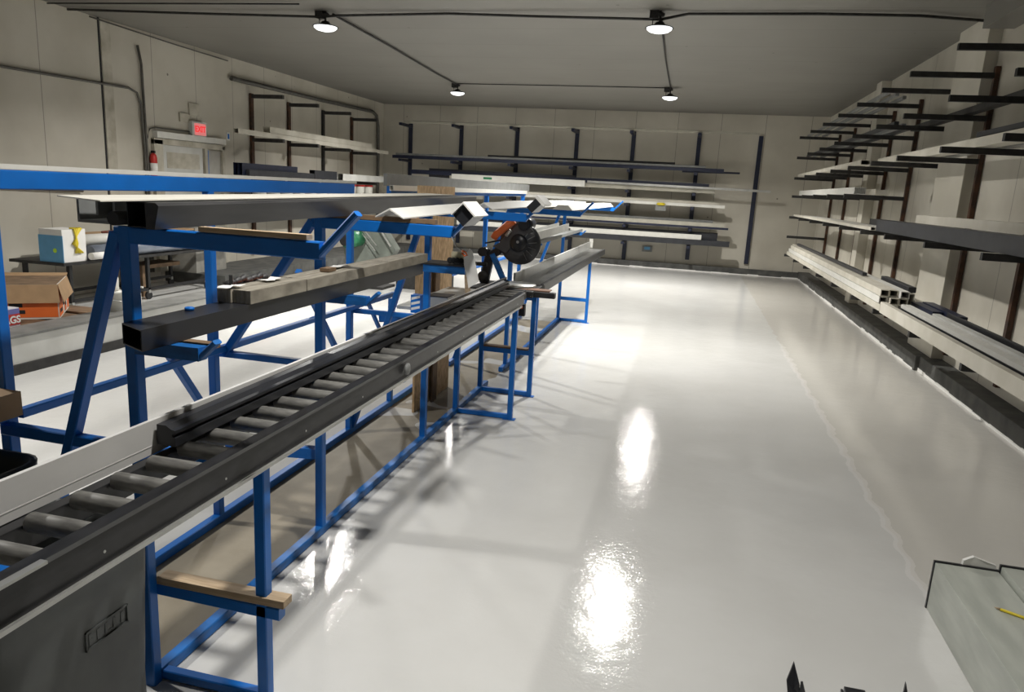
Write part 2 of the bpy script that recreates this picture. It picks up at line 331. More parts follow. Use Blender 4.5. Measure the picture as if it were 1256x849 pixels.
conduit([(-9.2, 4.0, 1.78), (-9.2, 9.6, 1.6)], .02, 'grey pipe low on the left wall behind the racks')
conduit([(-9.17, 13.45, 3.83), (-9.17, 17, 3.86), (-9.17, 20.1, 3.92), (-9.17, 20.4, 3.84), (-9.17, 20.52, 3.55), (-9.17, 20.55, 2.8), (-9.17, 20.55, .25)], .045, 'thick grey pipe above the left wall rack, bending down in the back corner')

# ------------------------------------------------------------------ exit door on the left wall
XW = XL
dr = struct(MB().box(XW, XW+.03, 11.45, 12.55, .19, 2.42), 'door_1', PANEL)
MB().box(XW+.03, XW+.045, 11.62, 12.38, 1.6, 1.95, .004).box(XW+.03, XW+.045, 11.62, 12.38, .5, 1.3, .004).build('door_panel', WHITE, dr)
MB().box(XW+.03, XW+.034, 11.55, 12.45, 2.02, 2.3).build('door_patch', STAINW, dr)
MB().box(XW, XW+.07, 11.2, 11.42, .19, 2.5, .005).box(XW, XW+.07, 12.58, 12.66, .19, 2.42, .005).box(XW, XW+.07, 13.12, 13.2, .19, 2.5, .005).box(XW, XW+.07, 11.2, 13.2, 2.42, 2.52, .005).build('door_frame', STAINW, dr)
MB().box(XW, XW+.10, 11.25, 13.2, 2.53, 2.64, .006).build('door_rail', WHITE, dr)
MB().rod((XW+.045, 12.3, 1.1), (XW+.10, 12.3, 1.1), .03).build('door_handle', SILVER, dr)
MB().box(XW, XW+.02, 12.66, 13.12, .19, 2.40).build('side_panel', mat('grey_board', (0.40, 0.385, 0.34), 0.6, var=.1), dr)
MB().box(XW+.02, XW+.04, 12.66, 12.72, 1.2, 2.40).build('blue_edge', BLUE, dr)
ex = thing('exit_sign', (XW+.05, 12.4, 2.68), 'small box exit sign with red letters above the left wall door', 'sign')
MB().box(XW, XW+.09, 12.2, 12.62, 2.62, 2.90, .01).build('sign_box', PANEL, ex)
MB().box(XW+.09, XW+.098, 12.26, 12.58, 2.655, 2.865).build('sign_face', mat('lit_sign_pink', (0.85, 0.33, 0.33), 0.5, emit=(1, .22, .22), estr=.35), ex)
Mx = Matrix.Translation((XW+.100, 12.42, 2.76)) @ Matrix(((0, 0, 1, 0), (1, 0, 0, 0), (0, 1, 0, 0), (0, 0, 0, 1)))
text_mesh('sign_letters', 'EXIT', .15, mat('lit_red', (0.8, 0.03, 0.03), 0.5, emit=(1, .03, .04), estr=.7), ex, Mx, .002, .004)
one(MB().box(XW, XW+.03, 11.95, 12.2, 2.86, 3.02, .005), 'wall_plate', STAINW, 'yellowed square plate on the wall just above left of the exit sign', 'plate')
one(MB().box(XW, XW+.03, 12.22, 12.5, 3.0, 3.22, .005), 'wall_plate', STAINW, 'yellowed square plate on the wall higher up, over the exit sign', 'plate')
sw = thing('light_switch', (XW, 13.62, 2.3), 'small blue switch plate on the left wall right of the door', 'switch')
MB().box(XW, XW+.015, 13.35, 13.45, 2.63, 2.79, .003).build('switch_plate', WHITE, sw); MB().box(XW+.015, XW+.02, 13.375, 13.425, 2.66, 2.76).build('switch_button', BLUE, sw)
fe = thing('fire_extinguisher', (XW+.1, 11.2, 1.75), 'red fire extinguisher hanging on the left wall beside the door', 'extinguisher')
MB().lathe([(.04, 0), (.06, .02), (.062, .40), (.05, .45), (.02, .48)], (XW+.085, 11.14, 1.78)).build('cylinder', RED, fe)
MB().box(XW+.05, XW+.12, 11.125, 11.16, 2.26, 2.30).rod((XW+.085, 11.14, 2.24), (XW+.085, 11.14, 2.30), .018).build('valve', RUBBER, fe)
MB().lathe([(.0635, 0), (.0635, .14)], (XW+.085, 11.14, 1.95)).build('paper_label', PAPER, fe)

# ------------------------------------------------------------------ cantilever racks on the walls
LEV = [3.57, 3.10, 2.62, 2.19, 1.69, 1.22, .77]
def rack_post(base, d, along, levels, L, label, group, mt=RUST, z0=.28, z1=3.64, pw=.065, ah=.06):
    """base: foot on the wall plane; d: unit vector into the room; along: unit vector along the wall"""
    b = Vector(base); d = Vector(d); a = Vector(along)
    t = thing('rack_post', base, label, 'rack', group)
    c = b + d*.035
    MB().bar(c+Vector((0, 0, z0-b.z)), c+Vector((0, 0, z1-b.z)), pw, .05, up=tuple(d)).build('upright', mt, t)
    for i, z in enumerate(levels):
        p = b + d*.06; p.z = z-.03
        q = b + d*L; q.z = z-.027
        MB().prism([(-pw*.4, .03-ah), (pw*.4, .03-ah), (pw*.4, .03), (-pw*.4, .03)], p, q).build('arm', NAVY if mt is NAVY else STEEL, t)
    return t
RYS = [19.15, 17.45, 15.85, 14.24, 12.69, 11.12, 9.78, 8.17, 6.63, 5.05]
for i, y in enumerate(RYS):
    lv = LEV if i == 0 else (LEV[:5] if i <= 4 else LEV[:3]+LEV[4:5])+LEV[6:]
    rack_post((XR, y, 0), (-1, 0, 0), (0, 1, 0), lv, .93, f'rust brown rack post with black arms, right wall, {ORD[i]} from the back corner' if i else 'rack post with black arms on the right wall, nearest the back corner', 'cantilever posts on the right wall')
BXS = [-8.37, -6.79, -5.11, -3.38, -1.80, -.035, 1.555]
for i, x in enumerate(BXS):
    lv = [3.66, 2.66, 2.12, 1.76, 1.19, .73] if i < 6 else []
    rack_post((x, YB, 0), (0, -1, 0), (1, 0, 0), lv, .85,
              (f'dark rack post with short arms on the back wall, {ORD[i]} from the left' if i < 6 else 'bare dark upright without arms on the back wall, at its right end'), 'cantilever posts on the back wall', NAVY, z0=(.1 if i == 4 else .3), z1=3.70, pw=.11, ah=.07)
for i, y in enumerate([14.2, 15.68, 17.3, 18.9]):
    rack_post((XL, y, 0), (1, 0, 0), (0, 1, 0), [3.62, 2.74, 1.95], .78, f'dark rack post on the left wall, {["nearest the exit door", "second from the exit door", "third from the exit door", "nearest the back corner"][i]}', 'cantilever posts on the left wall', RUST if i != 2 else STEEL, z0=.3, z1=3.64, pw=.095, ah=.075)

# ------------------------------------------------------------------ stock lying on the racks
def stock(name, p0, p1, w, h, m, label, cat, group, kind='tube', t=.005, webs=0):
    """p0,p1 are centres of the ends at the underside"""
    a = Vector(p0); b = Vector(p1); mb = MB(); off = Vector((0, 0, h/2))
    if kind == 'tube': mb.tube(a+off, b+off, w, h, t, webs=webs)
    elif kind == 'bar': mb.bar(a+off, b+off, w, h, c=min(w, h)*.08)
    elif kind == 'channel': mb.channel(a, b, w, h, t)
    elif kind == 'angle': mb.angle(a, b, w, h, t)
    elif kind == 'rod': mb.rod(a+off, b+off, h/2)
    return one(mb, name, m, label, cat, group)
ST = 'metal profile'
gb = 'profiles on the back wall rack'
stock('aluminium_tube', (-8.1, 20.5, 3.70), (.57, 20.5, 3.70), .03, .04, DARK, 'long dark thin bar on the top level of the back wall rack', ST, gb, 'bar')
stock('aluminium_profile', (-8.3, 20.35, 3.66), (1.45, 20.35, 3.665), .05, .06, BEIGE, 'very long pale strip on the top level of the back wall rack', ST, gb, 'bar')
stock('aluminium_profile', (-8.6, 20.3, 2.67), (.67, 20.3, 2.69), .09, .085, NAVY, 'dark blue black box profile on the second level of the back wall rack', ST, gb, 'tube')
stock('aluminium_profile', (-8.5, 20.32, 2.757), (.2, 20.32, 2.778), .11, .06, GREYP, 'pale grey profile lying on the dark box profile, second level, back wall', ST, gb, 'bar')
stock('aluminium_tube', (-5.8, 20.5, 2.78), (-.6, 20.5, 2.80), .05, .10, DARK, 'thin dark bar behind the pale grey profile, second level, back wall', ST, gb, 'bar')
stock('steel_bar', (-.4, 20.75, 2.66), (1.1, 20.75, 2.68), .05, .05, NAVY, 'short dark bar poking out right on the second level of the back wall', ST, gb, 'bar')
stock('aluminium_profile', (-8.1, 20.50, 2.256), (.34, 20.50, 2.262), .12, .12, NAVY, 'dark navy box profile on the third level of the back wall rack', ST, gb, 'tube')
stock('aluminium_profile', (-7.6, 20.66, 2.135), (-3.3, 20.66, 2.135), .08, .30, DARK, 'charcoal profile behind the navy one, third level, back wall', ST, gb, 'tube')
stock('aluminium_tube', (-2.9, 20.36, 2.256), (1.9, 20.36, 2.235), .05, .06, SILVER, 'long silver tube sticking far out right below the navy profile', ST, gb, 'bar')
stock('aluminium_profile', (-6.5, 20.5, 1.78), (.8, 20.45, 1.77), .10, .075, WHITE, 'lower white profile on the fourth level of the back wall rack', ST, gb, 'tube')
stock('aluminium_profile', (-6.3, 20.5, 1.858), (.66, 20.5, 1.848), .08, .055, DUSTY, 'upper cream profile on the fourth level of the back wall rack', ST, gb, 'tube')
stock('aluminium_profile', (-6.0, 20.68, 1.77), (.5, 20.68, 1.77), .10, .16, BEIGE, 'taller beige profile behind, fourth level of the back wall', ST, gb, 'bar')
bl = thing('rack_clamp', (-.85, 20.35, 1.57), 'yellow topped grey clamp under the white profiles on the back wall', 'clamp')
MB().box(-1.0, -.72, 20.30, 20.42, 1.62, 1.76, .01).build('clamp_body', GREYP, bl); MB().lathe([(.08, 0), (.13, .03), (.08, .07)], (-.86, 20.32, 1.76)).build('clamp_cap', YELLOW, bl)
stock('aluminium_profile', (-6.9, 20.40, 1.20), (.95, 20.4, 1.21), .09, .055, NAVY, 'slim navy profile on the fifth level of the back wall rack', ST, gb, 'tube')
stock('aluminium_profile', (-6.8, 20.45, 1.258), (.85, 20.45, 1.268), .18, .10, BEIGE, 'wide beige profile lying on the slim navy one, back wall', ST, gb, 'tube')
stock('aluminium_profile', (-6.5, 20.62, 1.20), (.55, 20.62, 1.21), .12, .22, GREYP, 'grey profile standing behind on the fifth level of the back wall', ST, gb, 'bar')
stock('aluminium_profile', (-6.7, 20.35, .74), (1.02, 20.35, .77), .12, .14, DARK, 'thick charcoal box profile on the bottom level of the back wall rack', ST, gb, 'tube')
stock('aluminium_profile', (-6.6, 20.37, .886), (.28, 20.37, .912), .10, .13, WHITE, 'bright white profile lying on the charcoal one, bottom level, back wall', ST, gb, 'tube')
stock('aluminium_profile', (-6.2, 20.60, .74), (.7, 20.60, .77), .10, .34, DARK, 'dark profile standing behind the white one, bottom level, back wall', ST, gb, 'bar')
so = thing('wall_socket', (-1.15, 21.05, .55), 'small grey socket box low on the back wall', 'socket')
MB().box(-1.3, -1.02, YB-.06, YB, .44, .60, .008).build('socket_box', GREYP, so); MB().box(-1.24, -1.08, YB-.065, YB-.06, .50, .58).build('socket_cover', LBLUE, so)
stock('aluminium_profile', (-6.8, 20.36, 2.135), (-2.96, 20.34, 2.135), .10, .175, WHITE, 'broad white profile with a green sticker on the third level, back wall', ST, gb, 'bar')
stock('aluminium_profile', (-6.9, 20.52, 2.135), (.5, 20.52, 2.135), .16, .118, BEIGE, 'beige profile under the navy one, third level, back wall', ST, gb, 'bar')
one(MB().box(-5.85, -5.6, 20.30, 20.307, 2.20, 2.26), 'sticker', GREEN, 'green sticker on the broad white profile of the back wall rack', 'sticker')

gl = 'profiles on the left wall rack'
stock('aluminium_profile', (-8.62, 12.75, 2.745), (-8.62, 19.9, 2.745), .10, .09, DUSTY, 'lower long cream profile on the left wall rack', ST, gl, 'tube')
stock('aluminium_profile', (-8.66, 13.86, 2.838), (-8.66, 18.8, 2.838), .16, .12, DUSTY, 'shorter cream channel lying on top of the long one, left wall', ST, gl, 'channel', t=.01)
stock('aluminium_profile', (-8.66, 12.84, 1.96), (-8.66, 14.9, 1.96), .2, .24, NAVY, 'navy hollow profile with an open end on the left wall rack', ST, gl, 'tube', t=.01, webs=1)
stock('aluminium_profile', (-8.52, 12.95, 1.96), (-8.52, 15.5, 1.96), .08, .12, DARK, 'dark profile in front of the navy hollow one, left wall', ST, gl, 'bar')
stock('aluminium_profile', (-8.7, 15.8, 1.96), (-8.7, 16.9, 1.96), .14, .2, DARK, 'short dark profile on the left wall rack by the third post', ST, gl, 'tube', t=.01)
stock('aluminium_profile', (-8.55, 16.9, 1.96), (-8.55, 20.2, 1.96), .16, .16, PANEL, 'grey white profile on the left wall rack near the corner', ST, gl, 'tube', t=.006)

gr = 'profiles on the right wall rack'
def rs(x, y0, y1, z, w, h, m, label, kind='tube', t=.005, webs=0, dx=0, dz=0):
    return stock('aluminium_profile', (x, y0, z), (x+dx, y1, z+dz), w, h, m, label, ST, gr, kind, t, webs)
e = .008
for k, (x, lab) in enumerate([(2.50, 'outermost'), (2.66, 'middle'), (2.83, 'innermost')]):
    rs(x, 11.6+.3*k, 19.3, LEV[0]+e, .05, .045, GREYP, f'grey strip on the top level of the right wall rack, {lab} of three', 'bar')
for k, (x, lab) in enumerate([(2.55, 'outer'), (2.70, 'middle'), (2.86, 'inner')]):
    rs(x, 11.2+.25*k, 19.3, LEV[1]+e, .06, .05, [DARK, GREYP, DARK][k], f'{["dark", "grey", "charcoal"][k]} {lab} bar on the second level, far half of the right wall rack', 'bar')
rs(2.98, 6.2, 12.0, LEV[1]+e, .10, .07, STEEL, 'dark wide bar on the second level, near half of the right wall rack', 'channel', t=.012)
rs(3.02, 10.0, 11.9, LEV[2]+.12, .08, .02, DARK, 'short dark slat above the dusty channel on the third level', 'bar')
rs(2.46, 12.3, 19.4, LEV[2]+e, .14, .07, DUSTY, 'dusty cream profile on the third level, far half of the right wall rack')
rs(2.68, 6.1, 12.2, LEV[2]+e, .16, .09, DUSTY, 'dusty cream channel on the third level, near half of the right wall rack', 'channel', t=.012)
rs(2.88, 6.4, 13.0, LEV[2]+e, .10, .06, SILVER, 'silver profile behind the dusty channel, third level of the right wall', 'tube')
rs(2.80, 5.0, 8.3, LEV[2]+.11, .35, .05, DARK, 'dark board lying across the third level at the near end of the right wall', 'bar')
rs(2.56, 12.9, 19.4, LEV[3]+e, .17, .11, WHITE, 'white multi chamber profile with slots in its end, fourth level, right wall', 'tube', t=.006, webs=5)
rs(2.82, 12.6, 19.2, LEV[3]+e, .2, .09, DUSTY, 'dusty bundle beside the white chambered profile, fourth level, right wall', 'channel', t=.01)
for k in range(5):
    rs(2.40+.075*k, 10.9+.12*k, 19.0-.2*k, LEV[4]+e, .065, .045, [DUSTY, WHITE, DUSTY, WHITE, SILVER][k], ['outermost cream', 'second white', 'third cream', 'fourth white', 'innermost silver'][k]+' slim profile of the white bundle on the fifth level, right wall', ['tube', 'channel', 'tube', 'channel', 'tube'][k])
rs(2.52, 4.6, 10.85, LEV[4]+e, .2, .15, DARK, 'big charcoal box profile on the fifth level, near half of the right wall rack', 'tube', t=.01, webs=1)
rs(2.86, 4.6, 12.9, LEV[4]+e, .18, .13, DARK, 'second charcoal box profile against the big one, fifth level, right wall', 'tube', t=.01)
rs(2.70, 4.6, 9.8, LEV[4]+.162, .18, .09, DUSTY, 'pale cream profile lying on the charcoal boxes, right wall', 'tube')
# bottom level: bunch of hollow white profiles with a honeycomb of open ends, and long near ones
n = 0
for r in range(3):
    for c in range(3):
        n += 1
        rs(2.36+.105*c, 9.55+.03*((r*7+c*5) % 4), 18.9-.3*((r+c) % 3), LEV[6]+e+.088*r, .098, .082, [DUSTY, WHITE, DUSTY][(r+c) % 3], f'hollow cream box profile of the bottom level bunch, {["bottom", "middle", "top"][r]} row, {["outer", "middle", "inner"][c]} column', 'tube', t=.010)
rs(2.735, 9.95, 17.9, LEV[6]+e, .10, .20, DUSTY, 'tall cream profile against the wall side of the hollow bunch', 'tube', t=.01)
rs(2.47, 11.3, 18.3, LEV[6]+.274, .06, .045, DARK, 'dark slim bar lying on top of the hollow bunch', 'bar')
rs(2.76, 10.0, 11.4, LEV[6]+.215, .09, .07, DARK, 'short dark piece on top of the tall cream profile', 'bar')
rs(2.93, 8.7, 9.9, LEV[6]+e, .12, .12, NAVY, 'short navy box profile stub behind the bunch, open end towards us', 'tube', t=.012)
rs(2.80, 9.05, 9.9, LEV[6]+e, .11, .11, NAVY, 'shorter navy box stub beside the other, bottom level', 'tube', t=.012)
rs(2.32, 4.6, 9.45, LEV[6]+e, .06, .13, DUSTY, 'long cream profile at the outer edge of the bottom level, near end', 'tube')
rs(2.42, 4.6, 9.3, LEV[6]+e, .09, .10, BLACK, 'long glossy black channel between cream profiles on the bottom level', 'channel', t=.012)
rs(2.54, 4.6, 9.35, LEV[6]+e, .10, .13, WHITE, 'long white profile inward of the black channel, bottom level', 'tube')
rs(2.66, 4.6, 8.65, LEV[6]+e, .07, .14, PANEL, 'long grey white profile next to the wall side, bottom level', 'tube')
rs(2.76, 4.6, 8.6, LEV[6]+e, .02, .17, BLACK, 'thin black strip standing by the wall on the bottom level', 'bar')

# ------------------------------------------------------------------ roller conveyor, near (infeed)
Y0, Y1 = .3, 6.55
cv = thing('roller_conveyor', (-1.52, 3.4, 1.0), 'long roller conveyor with black side rails leading to the mitre saw', 'conveyor')
fr = MB().prism([(-.0, 0), (.035, 0), (.035, .09), (.045, .11), (.0, .11), (-.012, .10), (-.012, .012)], (-1.40, Y0, 1.005), (-1.40, Y1-.35, 1.005)).build('front_rail', RAIL, cv)
MB().box(-1.352, -1.345, Y0, Y1-.5, 1.0, 1.012).build('edge_strip', SILVER, cv)
MB().box(-1.398, -1.375, Y0, Y1-.5, .992, 1.004).build('bottom_lip', SILVER, cv)
sc = MB()
for k in range(12): sc.rod((-1.353, .9+.5*k, 1.05), (-1.3515, .9+.5*k, 1.05), .004)
sc.build('rail_bolts', SILVER, fr)
hub = MB().lathe([(.03, 0), (.03, .01), (.012, .018)], (-1.352, 3.42, 1.06), (1, 0, 0)).build('rail_coupling', GREYP, cv)
MB().box(-1.652, -1.612, Y0, Y1, 1.0, 1.074, .003).build('back_rail', RAIL, cv)
cb = MB()
for k in range(9): cb.box(-1.61, -1.39, .55+.72*k, .59+.72*k, .995, 1.02)
cb.build('cross_members', BLUE, cv)
y = .54; k = 0
while y < Y1-.12:
    rr = MB().lathe([(.010, -.012), (.010, 0), (.025, 0), (.027, .003), (.027, .207), (.025, .21), (.010, .21), (.010, .222)], (-1.602, y, 1.078), (1, 0, 0), 20).build('roller', ROLLER, cv)
    if k == 4: rr['label'] = 'roller with a rust stain'
    y += .1475; k += 1
MB().box(-1.60, -1.42, 6.44, 6.54, 1.0, 1.09, .01).build('end_cap', STEEL, cv)
# white fence board and black profile riding against it
FT = [(.3, 1.198), (6.7, 1.169)]
one(MB().poly([(-1.655, .3, 1.076), (-1.655, 6.7, 1.076)]+[(-1.655, y, z) for y, z in FT[::-1]], .014, (1, 0, 0)).box(-1.655, -1.654, .3, 6.7, 1.103, 1.106), 'fence_board', mat('fence_white', (0.70, 0.69, 0.67), 0.45, col2=(0.58, 0.57, 0.55), scale=4, stretch=(1, .3, 1)), 'long white fence board standing along the back edge of the roller conveyor', 'board')
bp_ = MB().prism([(-.035, 0), (.035, 0), (.035, .03), (.022, .034), (.022, .042), (.035, .045), (.035, .055), (.02, .058), (.0, .07), (-.035, .07)], (-1.612, 1.955, 1.106), (-1.612, 6.5, 1.106))
one(bp_, 'black_profile', BLACK, 'glossy black stepped profile lying on the rollers against the white fence', ST)
one(MB().box(-1.56, -1.40, 1.60, 1.63, 1.03, 1.05), 'paper_strip', PAPER, 'white strip lying between the near rollers', 'paper')
one(MB().box(-1.56, -1.40, 2.08, 2.10, 1.03, 1.05), 'paper_strip', PAPER, 'white strip between rollers under the start of the black profile', 'paper')
one(MB().tube((-1.345, .2, 1.118), (-1.345, 1.22, 1.118), .02, .008, .002), 'aluminium_strip', SILVER, 'short bright aluminium strip on the conveyor front rail, near end', ST)

# ------------------------------------------------------------------ blue welded stand with A-frame arms
def beam(p0, p1, name, w=.05, h=.05, m=BLUE, par=None, up=(0, 0, 1)):
    return MB().bar(p0, p1, w, h, up, c=.004).build(name, m, par)
XFR, XRR = -1.895, -2.51            # front and rear floor rail
def uprights(y, par, steep=True, lower=True, lipk=1.0, dz=0.0):
    beam((XFR, y, .0), (XFR, y, 1.80+dz), 'upright', .046, .046, par=par, up=(0, 1, 0))
    if steep: beam((-1.935, y, 1.775), (-2.50, y, .05), 'back_leg', .042, .046, par=par, up=(0, 1, 0))
    else: beam((-1.935, y, 1.775), (-2.485, y, 1.0), 'back_leg', .042, .046, par=par, up=(0, 1, 0))
    beam((-1.935, y, 1.771+dz), (-1.155, y, 1.768+dz), 'top_arm', .042, .058, par=par)
    MB().bar((-1.166, y, 1.752+dz), (-1.166+.136*lipk, y, 1.752+dz+.143*lipk), .04, .022, c=.005).build('arm_lip', BLUE, par)
    if lower:
        MB().prism([(-.024, -.024), (.024, -.024), (.024, .024), (-.024, .024)], (-1.875, y, 1.376), (-1.615, y, 1.376)).build('lower_arm', BLUEW, par)
        MB().bar((-1.622, y, 1.362), (-1.555, y, 1.425), .04, .018, c=.004).build('arm_lip', BLUEW, par)
cs = thing('conveyor_stand', (-2.2, 3.6, 0), 'long blue welded A-frame stand carrying the roller conveyor and the black profiles', 'stand')
MB().box(-2.66, -2.44, 1.95, 2.16, 1.035, 1.053).build('bracket_plate', BLUE, cs)
beam((XFR, 2.18, .027), (XFR, 7.0, .027), 'floor_rail', m=BLUEW, par=cs)
beam((XRR, 2.18, .027), (XRR, 7.2, .027), 'floor_rail', par=cs)
uprights(2.16, cs); uprights(3.52, cs, steep=False, lipk=.4); uprights(5.17, cs, lipk=.4, dz=.028)
for y, t_ in ((2.18, 1.90), (3.45, 1.90), (5.13, 1.90), (5.95, .99)):
    beam((XRR, y, 0), (XRR, y, t_), 'rear_post', .046, .046, par=cs, up=(0, 1, 0))
beam((XRR, .75, 1.93), (XRR, 5.16, 1.93), 'top_rail', .04, .072, par=cs)
beam((XRR+.03, 2.2, 1.035), (XRR+.03, 5.95, 1.035), 'middle_rail', .04, .036, par=cs)
beam((XRR, 2.16, .985), (XFR, 2.16, .98), 'cross_bar', .04, .045, par=cs)
beam((XRR, 3.52, 1.0), (XFR, 3.52, 1.0), 'cross_bar', .04, .036, par=cs)
beam((XRR, 5.17, 1.0), (XFR, 5.17, 1.0), 'cross_bar', .04, .036, par=cs)
beam((XRR-.02, 3.0, 1.24), (XRR-.02, 3.43, .64), 'brace', .04, .036, par=cs)
beam((XRR-.02, 4.40, 1.38), (XRR-.02, 5.10, .55), 'brace', .04, .036, par=cs)
beam((XRR-.02, 5.5, 1.02), (XRR-.02, 5.93, .55), 'brace', .03, .03, par=cs)
# tray supports, knee bar and outriggers
for y in (2.18, 3.52, 5.17):
    beam((XFR, y, .975), (-1.40, y, .975), 'tray_arm', .04, .035, par=cs)
MB().prism([(-.03, .0), (.03, .0), (.03, .06), (-.03, .06)], (XRR, 3.56, .40), (-1.93, 3.56, .44)).build('knee_bar', BLUE, cs)
MB().prism([(-.03, .0), (.03, .0), (.03, .06), (-.03, .06)], (XRR, 5.72, .82), (-2.0, 5.72, .86)).build('knee_bar', BLUE, cs)
def outrigger(y, xo, par, post=True):
    if post: beam((XFR, y, .0), (XFR, y, .998), 'leg', .045, .045, par=par, up=(0, 1, 0))
    beam((xo, y, .0), (xo, y, .99), 'leg', .045, .045, par=par, up=(0, 1, 0))
    beam((XFR+.023, y, .025), (xo-.023, y, .025), 'foot_bar', .04, .04, par=par)
    beam((XFR, y, .975), (xo, y, .972), 'top_bar', .04, .03, par=par)
    MB().box(xo-.06, xo+.05, y-.03, y+.03, 0, .006).build('foot_plate', BLUE, par)
outrigger(2.20, -1.42, cs, False); outrigger(6.0, -1.39, cs); outrigger(6.78, -1.39, cs)
beam((-1.872, 2.20, .405), (-1.345, 2.20, .397), 'cross_bar', .045, .05, par=cs); beam((-1.872, 6.78, .44), (-1.41, 6.78, .44), 'cross_bar', .045, .05, par=cs)
one(MB().box(-1.865, -1.32, 2.17, 2.23, .432, .462, .002), 'wood_strip', WOOD, 'pale wooden strip resting on the cross bar of the near stand leg', 'wood')
one(MB().box(-1.865, -1.42, 6.74, 6.82, .467, .482, .002), 'wood_strip', DWOOD, 'dark wooden strip on the cross bar under the mitre saw', 'wood')

os_ = thing('outfeed_stand', (-2.1, 9.5, 0), 'far blue A-frame stand under the outfeed table behind the saw', 'stand')
beam((XFR, 7.6, .027), (XFR, 11.2, .027), 'floor_rail', par=os_); beam((XRR, 7.6, .027), (XRR, 11.2, .027), 'floor_rail', par=os_)
uprights(7.8, os_); uprights(11.15, os_)
beam((XFR, 9.42, .0), (XFR, 9.42, .965), 'leg', .045, .045, par=os_, up=(0, 1, 0))
outrigger(11.17, -1.455, os_, False); beam((XFR+.02, 11.17, .36), (-1.475, 11.17, .36), 'cross_bar', .045, .05, par=os_)
for y in (8.2, 9.42): beam((XFR, y, .975), (-1.46, y, .975), 'tray_arm', .05, .035, par=os_)
for y in (8.9, 10.9): beam((XRR, y, 0), (XRR, y, 1.90), 'rear_post', .05, .05, par=os_, up=(0, 1, 0))
beam((XRR, 5.85, 1.925), (XRR, 11.0, 1.925), 'top_rail', .04, .072, par=os_)
beam((XRR, 7.6, 1.035), (XRR, 11.0, 1.035), 'middle_rail', .04, .036, par=os_)

one(MB().tube((-2.51, .5, 1.978), (-2.51, 5.2, 1.978), .035, .018, .003), 'aluminium_tube', WHITE, 'white slim tube lying on the long blue top rail at the left', ST)
stock('aluminium_profile', (-2.50, 5.75, 1.963), (-2.50, 11.2, 1.963), .03, .10, GREYP, 'grey wide profile standing on the far blue top rail', ST, 'profiles on the far blue rail', 'bar')
stock('aluminium_profile', (-2.465, 5.8, 1.925), (-2.465, 10.9, 1.925), .035, .045, WHITE, 'white profile in front of the grey one on the far blue rail', ST, 'profiles on the far blue rail', 'tube')

# ------------------------------------------------------------------ stock on the arms
gA = 'profiles on the nearest arms'
one(MB().box(-1.60, -1.20, 2.14, 2.18, 1.801, 1.818, .002), 'wood_strip', WOOD, 'pale wooden strip lying on the nearest blue top arm', 'wood')
one(MB().box(-1.87, -1.25, 3.50, 3.54, 1.801, 1.824, .002), 'wood_strip', DWOOD, 'brown wooden strip lying on the second blue top arm', 'wood')
one(MB().tube((-1.815, 2.12, 1.845), (-1.80, 5.45, 1.878), .09, .087, .004), 'black_profile', BLACK, 'black square box profile with an open end on the nearest blue arm', ST, gA)
one(MB().prism([(-.018, 0), (.015, 0), (.035, .078), (.022, .088), (-.018, .088)], (-1.735, 2.08, 1.802), (-1.725, 5.7, 1.838)), 'black_profile', mat('brushed_black', (0.05, 0.05, 0.052), 0.35, var=.45, scale=6, stretch=(3, .4, 3)), 'dark brushed profile with a slanted face, outermost on the nearest blue arms', ST, gA)
one(MB().poly([(-2.06, 2.04, 1.896), (-1.76, 1.90, 1.896), (-1.74, 5.25, 1.928), (-1.95, 5.25, 1.928)], .004), 'white_sheet', mat('cream_sheet', (0.80, 0.77, 0.68), .45, var=.05), 'thin cream sheet strip lying on top of the black box profile', 'sheet', gA)
one(MB().channel((-2.03, 2.17, 1.801), (-2.03, 5.1, 1.82), .16, .085, .010, (0, 0, 1)).box(-2.04, -2.03, 2.18, 5.0, 1.83, 1.88), 'grey_profile', GREYP, 'grey ribbed profile left of the black box profile on the arms', ST, gA)
one(MB().rod((-1.90, 2.10, 1.828), (-1.90, 2.22, 1.828), .024), 'rubber_pad', RUBBER, 'black rubber pad on top of the nearest upright', 'pad')
sl = MB()
f0, f1 = 2.00, 4.62
sl.poly([(-1.862, f0+.07, 1.477), (-1.725, f0, 1.477), (-1.725, f1, 1.477), (-1.862, f1, 1.477)], .004, (0, 0, 1)).poly([(-1.862, f0+.07, 1.407), (-1.725, f0, 1.407), (-1.725, f1, 1.407), (-1.862, f1, 1.407)], .004, (0, 0, 1))
sl.box(-1.729, -1.725, f0, f1, 1.407, 1.473).box(-1.862, -1.858, f0+.07, f1, 1.407, 1.473)
one(sl, 'black_profile', BLACK, 'wide glossy black box profile on the nearest lower blue arms', ST)
gp = 'grey planks on the lower arms'
yy = 2.60
for k, L in enumerate([.46, .42, .55, .66]):
    for j, (x0, x1) in enumerate(((-1.862, -1.796), (-1.794, -1.715))):
        d = random.uniform(-.008, .008)
        one(MB().box(x0, x1+d*.3, yy+d, yy+L-.006, 1.478, 1.532+abs(d)*.4, .003), 'plank', PLANK, f'weathered grey plank block on the black profile, {ORD[k]} from the near end, {"back" if j == 0 else "front"} row', 'plank', gp)
    yy += L
one(MB().box(-1.80, -1.75, 3.34, 3.42, 1.536, 1.555, .002), 'wood_block', DWOOD, 'small brown wooden block on top of the grey planks', 'wood')
